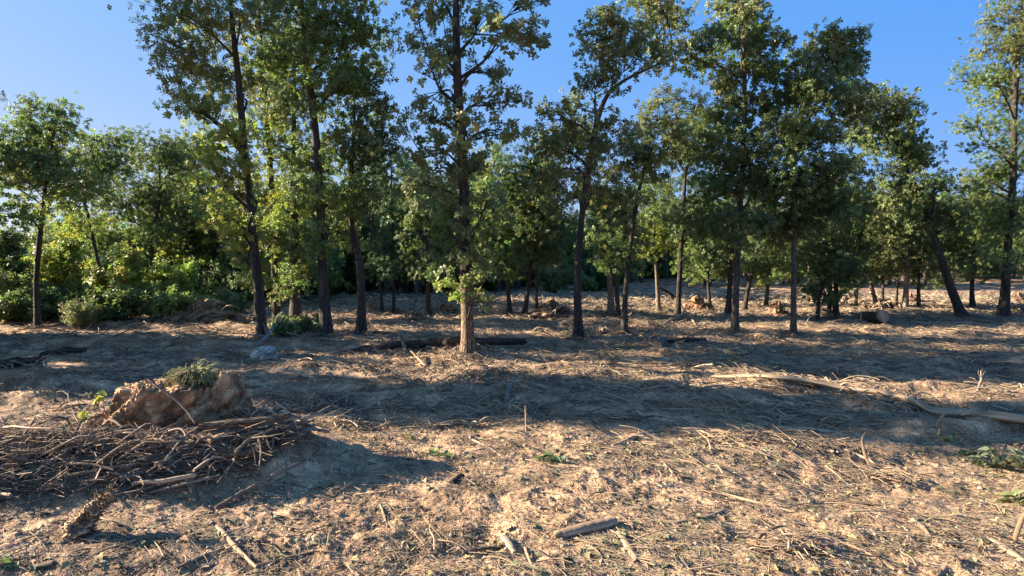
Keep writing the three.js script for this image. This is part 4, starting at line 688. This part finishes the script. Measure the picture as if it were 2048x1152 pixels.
{ // cut stump with its round sawn face, tipped over with its root plate
  R = rng(31);
  const b = onGround(1760, 648), k = -b.z / F, root = base('tree_stump', b, 'tipped tree stump showing its round pale sawn face', 'stump');
  const dir = V(-0.05, 0.35, 1).normalize(), c = V(0, 17 * k, 0.1), mb = new MB(), P = [0, 0.2, 0.4, 0.62].map((t) => c.clone().addScaledVector(dir, -t));
  mb.tube(P, [13.5, 14, 18, 25].map((v) => v * k), 16, { rough: 0.12, seed: 8, caps: false, colour: () => [0.14, 0.11, 0.085] });
  put('trunk', mb.geo(), M.bark, root);
  const f = new MB(), N = V(1, 0, 0).cross(dir).normalize(), B = V().crossVectors(dir, N), o = c.clone().addScaledVector(dir, 0.004);
  for (let ring = 0; ring <= 6; ring++) for (let s = 0; s <= 24; s++) { const a = s / 24 * 6.283, r = 13.1 * k * ring / 6, q = o.clone().addScaledVector(N, Math.cos(a) * r).addScaledVector(B, Math.sin(a) * r); f.vert(q.x, q.y, q.z, q.x * 3, q.y * 3, ring === 6 ? [0.4, 0.3, 0.2] : [0.62, 0.47, 0.33].map((v) => v * (ring % 2 ? 0.9 : 1.05))); }
  for (let ring = 0; ring < 6; ring++) for (let s = 0; s < 24; s++) { const a = ring * 25 + s; f.tri(a, a + 25, a + 1); f.tri(a + 1, a + 25, a + 26); }
  put('sawn_face', f.geo(), M.wood, root);
  for (let i = 0; i < 9; i++) { const a = i / 9 * 6.283, p = P[3].clone(), e = p.clone().add(V(Math.cos(a) * rr(0.3, 0.75), Math.abs(Math.sin(a)) * 0.3 - 0.1, Math.sin(a) * 0.35 - 0.1)), rb = new MB(); rb.tube(spline([p, p.clone().lerp(e, 0.5).add(V(0, 0.06, 0)), e], 6), [0.05, 0.045, 0.04, 0.032, 0.025, 0.018, 0.01], 6, { rough: 0.25, seed: i, colour: () => [0.5, 0.37, 0.26] }); put('root', rb.geo(), M.wood, root); }
}

// ---------------------------------------------------------------- tufts and small green plants
{ // dry grass sod on top of the clod
  R = rng(818);
  const c = at(386, 754, 4.92), root = base('grass_tuft', c, 'dome of yellow-green dead grass on top of the big clod', 'grass tuft'), mb = new MB();
  for (let i = 0; i < 700; i++) {
    const a = R() * 6.283, e = Math.sqrt(R()), p = V(Math.cos(a) * 0.2 * e, 0.11 * (1 - e * e) * (0.75 + 0.5 * noise2(Math.cos(a) * e * 3 + 5, Math.sin(a) * e * 3)) - 0.03 + gauss() * 0.02, Math.sin(a) * 0.16 * e), l = 0.03 + 0.15 * Math.pow(R(), 2), d = V(gauss() + Math.cos(a) * 0.5, gauss() * 0.35 + 0.08, gauss() + Math.sin(a) * 0.4).normalize(), q = p.clone().addScaledVector(d, l).add(V(0, -l * 0.3, 0)), m = p.clone().addScaledVector(d, l * 0.55).add(V(0, 0.02, 0));
    const t = R(), col = t < 0.5 ? [0.3, 0.29, 0.1] : t < 0.75 ? [0.42, 0.34, 0.17] : [0.15, 0.19, 0.06];
    mb.tube(spline([p, m, q], 4), [0.0026, 0.0026, 0.0022, 0.0016, 0.0008], 3, { caps: false, colour: () => col });
  }
  root.scale.setScalar(0.84);
  put('blades', mb.geo(), M.litter2, root).userData.kind = 'stuff';
  put('sod', lump(0.17, 0.09, 0.14, { seed: 9, rough: 0.4, freq: 2, detail: 12, flat: false, cols: [[0.24, 0.2, 0.1], [0.15, 0.12, 0.07]] }), M.earth, root);
}
function weed(label, px, py, w, h, n, { green = 'cool', size = 1, depth } = {}) {   // leafy plant close to the ground, its leaves told apart
  R = rng(px + py * 3);
  const b = depth ? at(px, py, depth) : onGround(px, py), k = -b.z / F, root = base('leafy_weed', b, label, 'weed'), st = new MB();
  for (let i = 0; i < n; i++) {
    const a = R() * 6.283, e = Math.sqrt(R()), p = V(Math.cos(a) * w / 2 * k * e, h * k * rr(0.25, 1) * (1.1 - 0.5 * e), Math.sin(a) * w / 2 * k * e * 0.7), q = new THREE.Quaternion().setFromEuler(new THREE.Euler(rr(-0.9, 0.5), a, gauss() * 0.5)), L = size * rr(0.06, 0.105), lf = new MB();
    addLeaf(lf, new THREE.Matrix4().compose(V(0, 0, 0), q, V(1, 1, 1)), L, OVATE.map(([t, v]) => [t, v * 1.5]), rr(0.2, 0.7), rr(0.2, 0.6));
    st.tube([V(gauss() * 0.02, 0, gauss() * 0.02), V(p.x * 0.6, p.y * 0.7, p.z * 0.6), p], [0.004, 0.003, 0.0015], 4, { caps: false, colour: () => [0.3, 0.3, 0.15] });
    const m = put('leaf', lf.geo(), LEAFS[green][i % 3], root); m.position.copy(p);
  }
  put('stem', st.geo(), M.wood, root).userData.kind = 'stuff';
  return root;
}
const LEAFS = Object.fromEntries(Object.entries({ ...GREEN, sage: [0.15, 0.19, 0.095] }).map(([k, c]) => [k, [0.85, 1.1, 1.4].map((f) => { const m = M.leaf.clone(); m.color.setRGB(c[0] * f, c[1] * f, c[2] * f); return m; })]));
weed('broad-leaved green weed with curled leaves at the right border', 2003, 938, 100, 44, 52, { green: 'sage', size: 0.85 });
weed('smaller clump of wilted green leaves left of the broad-leaved weed', 1955, 918, 44, 26, 14, { green: 'cool', size: 0.8 });
weed('single bright green sprout before the crooked seedling', 1891, 884, 18, 16, 6, { green: 'lime', size: 0.6 });
weed('yellow-green weed cut by the right border above the leaning stake', 2040, 1012, 40, 34, 16, { green: 'olive' });
weed('wilted leaves lying in the dark hollow at the bottom right', 1628, 1108, 44, 20, 16, { green: 'cool', size: 0.8 });
weed('pale wilted leaves on the straw between the standing twig and the pile shadow', 880, 912, 60, 14, 16, { green: 'olive', size: 0.75 });
weed('green-grey wilted leaves right below the standing twig', 1103, 922, 60, 14, 18, { green: 'cool', size: 0.75 });
weed('small leafy scraps at the left end of the sunlit straw', 822, 880, 24, 14, 8, { green: 'olive', size: 0.7 });
weed('yellow-green seedling with two leaf tufts at the left of the big clod', 196, 815, 18, 40, 8, { green: 'lime', depth: 5.0, size: 0.8 });
weed('leafy green sprig lying left of the big clod', 172, 842, 40, 20, 10, { green: 'lime', depth: 4.9, size: 0.9 });
weed('green and yellow leaves caught in the middle of the brush pile', 205, 930, 64, 22, 16, { green: 'lime', depth: 4.3, size: 0.8 });
weed('low dark leaves at the bottom left corner', 16, 1130, 60, 16, 14, { green: 'dark', size: 0.4 });

// ---------------------------------------------------------------- brush of the pile and litter all over the ground: nobody could count it
function litterSet(parent, name, geo, list) {
  const im = new THREE.InstancedMesh(geo, M.litter, list.length), m = new THREE.Matrix4(); im.name = name; im.castShadow = im.receiveShadow = true;
  list.forEach((s, k) => { m.compose(s.p, s.q, s.s); im.setMatrixAt(k, m); im.setColorAt(k, s.c); });
  im.userData.kind = 'stuff'; parent.add(im);
}
function twigGeo(seed, bend, seg = 5, thick = 0.5) { R = rng(seed); const mb = new MB(), P = spline([V(0, 0, -0.5), V(gauss() * bend, Math.abs(gauss()) * bend * 0.6, -0.17), V(gauss() * bend, Math.abs(gauss()) * bend * 0.6, 0.17), V(0, 0, 0.5)], 7); mb.tube(P, P.map((_, i) => thick * lerp(1, 0.45, i / 7)), seg); return mb.geo(); }
// unit twigs: length 1 along z, the radius scaled apart from the length
const TWIG = [1, 2, 3, 4].map((s) => { const g = twigGeo(s * 7, 0.09, 5, 0.012); return g; });
const ROOT = [1, 2, 3, 4].map((s) => twigGeo(s * 11 + 2, 0.24, 5, 0.012));
const STRAW = [5, 6, 7].map((s) => twigGeo(s * 7, 0.14, 3, 0.008));
const CHIP = (() => { const g = new THREE.BoxGeometry(1, 1, 1, 2, 1, 2), p = g.attributes.position; R = rng(3); const j = new Map(); for (let k = 0; k < p.count; k++) { const key = [p.getX(k), p.getY(k), p.getZ(k)].join(); if (!j.has(key)) j.set(key, [gauss() * 0.14, gauss() * 0.14, gauss() * 0.14]); const d = j.get(key); const taper = p.getZ(k) > 0.3 ? 0.5 : 1; p.setXYZ(k, p.getX(k) * taper + d[0], p.getY(k) + d[1], p.getZ(k) + d[2]); } g.computeVertexNormals(); return g; })();
const CLOD = lump(1, 0.75, 1, { seed: 51, rough: 0.5, freq: 1.6, detail: 3, flat: false });
const DRYLEAF = (() => { const mb = new MB(); addLeaf(mb, new THREE.Matrix4(), 1, OAK, 0.5, 0.35); return mb.geo(); })();
{
  R = rng(2025);
  const sets = { straw0: [], straw1: [], straw2: [], twig0: [], twig1: [], twig2: [], twig3: [], chip: [], clod: [], leaf: [] };
  const up = V(0, 1, 0), nrm = V(), q = new THREE.Quaternion(), e = new THREE.Euler();
  const tint = (c, v) => { const f = 1 + (R() - 0.5) * 2 * v; return lin(c[0] * f, c[1] * f * (1 + (R() - 0.5) * 0.08), c[2] * f); };
  const place = (x, z, lift, tilt) => {
    const h = height(x, z), s = 0.06, hx = height(x + s, z), hz = height(x, z + s);
    nrm.set(-(hx - h) / s, 1, -(hz - h) / s).normalize(); q.setFromUnitVectors(up, nrm);
    e.set(gauss() * tilt, R() < 0.45 * smooth(x / -z, -0.3, 0.3) ? 0.95 + gauss() * 0.35 : R() * 6.283, gauss() * tilt, 'YXZ'); return [V(x, h + lift, z), q.clone().multiply(new THREE.Quaternion().setFromEuler(e))];
  };
  const total = 380000;
  for (let k = 0; k < total; k++) {
    const d = 1.9 * Math.pow(13, Math.pow(R(), 1.05)), x = d * rr(-0.86, 0.86) , z = -d;
    const patch = 0.5 + 0.5 * noise2(x * 0.8 + 30, z * 0.9) + 0.4 * noise2(x * 2.4, z * 2.8 + 9), right = smooth(x / d, -0.45, 0.2);
    if (R() > clamp(patch * (0.35 + 0.75 * right), 0.22, 1)) continue;
    const t = R(), grow = Math.max(1, d / 6.5);
    if (t < 0.66) { const [p, o] = place(x, z, 0.004, 0.16), l = (0.02 + 0.17 * Math.pow(R(), 2.5)) * grow, w = rr(0.08, 0.2) * grow * grow; const i = Math.floor(R() * 3); sets['straw' + i].push({ p, q: o, s: V(w, w, l), c: R() < 0.8 ? tint([0.4, 0.31, 0.205], 0.35) : tint([0.2, 0.14, 0.09], 0.4) }); }
    else if (t < 0.7) { const [p, o] = place(x, z, 0.008, 0.1), l = 0.08 + 0.42 * Math.pow(R(), 2), w = (0.12 + 0.34 * Math.pow(R(), 3)) * Math.min(1.6, grow); sets['twig' + Math.floor(R() * 4)].push({ p, q: o, s: V(w, w, l), c: R() < 0.5 ? tint([0.33, 0.23, 0.145], 0.35) : tint([0.16, 0.115, 0.08], 0.4) }); }
    else if (t < 0.88) { const [p, o] = place(x, z, 0.004, 0.3), l = (0.006 + 0.03 * Math.pow(R(), 3)) * grow; sets.chip.push({ p, q: o, s: V(l * rr(0.2, 0.5), l * 0.16, l), c: R() < 0.6 ? tint([0.38, 0.29, 0.19], 0.35) : tint([0.17, 0.12, 0.085], 0.4) }); }
    else if (t < 0.93) { const [p, o] = place(x, z, 0, 0.5), l = (0.004 + 0.012 * Math.pow(R(), 2)) * grow * (R() < 0.01 ? 2 : 1); sets.clod.push({ p, q: o, s: V(l, l, l * rr(0.7, 1.3)), c: tint([0.28, 0.205, 0.145], 0.35) }); }
    else { const [p, o] = place(x, z, 0.006, 0.5), l = rr(0.03, 0.075) * Math.min(grow, 1.5); sets.leaf.push({ p, q: o, s: V(l, l, l), c: R() < 0.5 ? tint([0.24, 0.2, 0.09], 0.4) : R() < 0.6 ? tint([0.12, 0.13, 0.06], 0.4) : tint([0.26, 0.15, 0.08], 0.3) }); }
  }
  const g = base('ground_debris', V(0, 0, 0), 'straw, twigs, chips and crumbled soil strewn over the cleared ground'); g.userData.kind = 'stuff';
  for (let i = 0; i < 3; i++) litterSet(g, 'straw', STRAW[i], sets['straw' + i]);
  for (let i = 0; i < 4; i++) litterSet(g, 'twig', TWIG[i], sets['twig' + i]);
  litterSet(g, 'wood_chip', CHIP, sets.chip); litterSet(g, 'crumb', CLOD, sets.clod); litterSet(g, 'dry_leaf', DRYLEAF, sets.leaf);
  // combed drifts of brush: the mulched rows
  R = rng(515);
  const drift = [[], [], [], []];
  for (const [px, py, w, n, l0] of [[1300, 735, 260, 120, 0.4], [1480, 775, 160, 90, 0.35], [1380, 810, 240, 160, 0.4], [1500, 880, 260, 200, 0.35], [940, 722, 120, 150, 0.3], [1000, 745, 90, 60, 0.3], [800, 765, 160, 60, 0.35], [1790, 720, 300, 120, 0.5], [1250, 700, 200, 60, 0.4], [740, 710, 120, 90, 0.5], [200, 745, 300, 90, 0.5], [640, 800, 240, 60, 0.3], [1770, 960, 90, 70, 0.25], [1590, 1100, 110, 70, 0.25], [560, 800, 110, 120, 0.25], [1560, 780, 60, 60, 0.25], [1640, 655, 500, 200, 0.4], [1180, 640, 400, 120, 0.6], [1920, 690, 260, 90, 0.5], [1850, 640, 260, 120, 0.5]]) {
    const c = onGround(px, py), W = w / 2 * -c.z / F;
    for (let i = 0; i < n; i++) { const x = c.x + gauss() * W * 0.9, z = c.z + gauss() * Math.min(0.5, W * 0.4), [p, o] = place(x, z, rr(0.005, 0.06), 0.22), wd = 0.15 + 0.4 * Math.pow(R(), 2.5); drift[i % 4].push({ p, q: o, s: V(wd, wd, rr(0.5, 1.3) * l0), c: R() < 0.6 ? tint([0.37, 0.26, 0.16], 0.35) : tint([0.15, 0.11, 0.08], 0.4) }); }
  }
  for (let i = 0; i < 16000; i++) { const d = 5.6 * Math.pow(4.2, R()), x = d * rr(-0.86, 0.86), z = -d; if (noise2(x * 0.9 + 60, z * 1.2 + 8) < -0.05) continue; const [p, o] = place(x, z, rr(0.0, 0.04), 0.35), wd = (0.2 + 0.75 * Math.pow(R(), 3)) * Math.max(1, d / 10); drift[i % 4].push({ p, q: o, s: V(wd, wd, (0.12 + 0.5 * R() * R()) * Math.max(1, d / 12)), c: R() < 0.55 ? tint([0.34, 0.25, 0.16], 0.35) : tint([0.13, 0.1, 0.075], 0.4) }); }
  for (const [b, r] of BASES) for (let i = 0; i < 46; i++) { const a = R() * 6.283, e = r + 0.04 + Math.abs(gauss()) * 0.22, x = b.x + Math.cos(a) * e, z = b.z + Math.sin(a) * e, [p, o] = place(x, z, rr(0.0, 0.07), 0.5), wd = 0.2 + 0.6 * Math.pow(R(), 3); drift[i % 4].push({ p, q: o, s: V(wd, wd, 0.08 + 0.35 * R()), c: R() < 0.55 ? tint([0.34, 0.25, 0.16], 0.35) : tint([0.13, 0.1, 0.075], 0.4) }); }
  const dg = base('brush_drifts', V(0, 0, 0), 'low combed drifts of mulched sticks lying across the cleared ground'); dg.userData.kind = 'stuff';
  drift.forEach((l, i) => litterSet(dg, 'twig', TWIG[i], l));
  // loose brush of the pile
  R = rng(640);
  const pile = { t: [[], [], [], []], s: [[], [], []], l: [], c: [] };
  const heap = (x, z) => height(x, z, false);
  for (let i = 0; i < 11000; i++) {
    const a = R() * 6.283, rad = Math.sqrt(R()), far = i % 4 === 0, x = (far ? -3.6 : PILE.x - 0.3) + Math.cos(a) * rad * (far ? 0.75 : 1.35), z = (far ? -4.25 : PILE.z + 0.12) + Math.sin(a) * rad * (far ? 0.5 : 0.72), edge = 1 - rad, y = heap(x, z) + rr(0, z < -4.4 ? 0.07 : 0.16) * smooth(edge, 0, 0.45); if (z < -4.56 && Math.abs(x + 2.75) < 0.66) continue;
    e.set(gauss() * 0.42, R() < 0.5 ? Math.PI / 2 + gauss() * 0.8 : R() * 6.283, gauss() * 0.5, 'YXZ'); const o = new THREE.Quaternion().setFromEuler(e), t = R();
    if (t < 0.3) { const w = 0.1 + 1.1 * Math.pow(R(), 4); pile.t[i % 4].push({ p: V(x, y, z), q: o, s: V(w, w, rr(0.15, 0.55)), c: R() < 0.35 ? tint([0.34, 0.23, 0.15], 0.35) : tint([0.15, 0.105, 0.075], 0.4) }); }
    else if (t < 0.84) { const w = rr(0.12, 0.32); pile.s[i % 3].push({ p: V(x, y + 0.02, z), q: o, s: V(w, w, rr(0.15, 0.6)), c: R() < 0.6 ? tint([0.38, 0.26, 0.155], 0.35) : tint([0.17, 0.12, 0.08], 0.4) }); }
    else if (t < 0.9) pile.l.push({ p: V(x, y + 0.02, z), q: o, s: V(0.07, 0.07, 0.07), c: tint([0.16, 0.15, 0.07], 0.4) });
    else { const l = 0.006 + 0.03 * Math.pow(R(), 4); pile.c.push({ p: V(x, y, z), q: o, s: V(l, l, l), c: tint([0.27, 0.17, 0.1], 0.3) }); }
  }
  const under = [[455, 880, 4.55, 0.26, 0.12], [530, 868, 4.6, 0.22, 0.11], [395, 905, 4.45, 0.3, 0.12], [300, 915, 4.4, 0.3, 0.12], [215, 930, 4.35, 0.28, 0.12], [110, 935, 4.4, 0.3, 0.1], [20, 960, 4.3, 0.3, 0.1], [340, 950, 4.25, 0.24, 0.08], [480, 920, 4.4, 0.2, 0.08]].map(([px, py, d, r, h], i) => { const c = at(px, py, d); return lump(r, h, r * 0.7, { seed: 70 + i, rough: 0.5, freq: 2.4, detail: 16, flat: false, cols: [[0.3, 0.2, 0.13], [0.15, 0.105, 0.075]] }).translate(c.x, heap(c.x, c.z) - 0.035, c.z); });
  const pg = base('pile_brush', V(0, 0, 0), 'thin roots, twigs and crumbs that make up the bulk of the brush pile'); pg.userData.kind = 'stuff';
  put('soil', mergeGeometries(under), M.earth, pg).userData.kind = 'stuff';
  pile.t.forEach((l, i) => litterSet(pg, 'twig', i < 2 ? TWIG[i] : ROOT[i], l)); pile.s.forEach((l, i) => litterSet(pg, 'straw', STRAW[i], l)); litterSet(pg, 'dry_leaf', DRYLEAF, pile.l); litterSet(pg, 'crumb', CLOD, pile.c);
}

renderer.render(scene, camera);
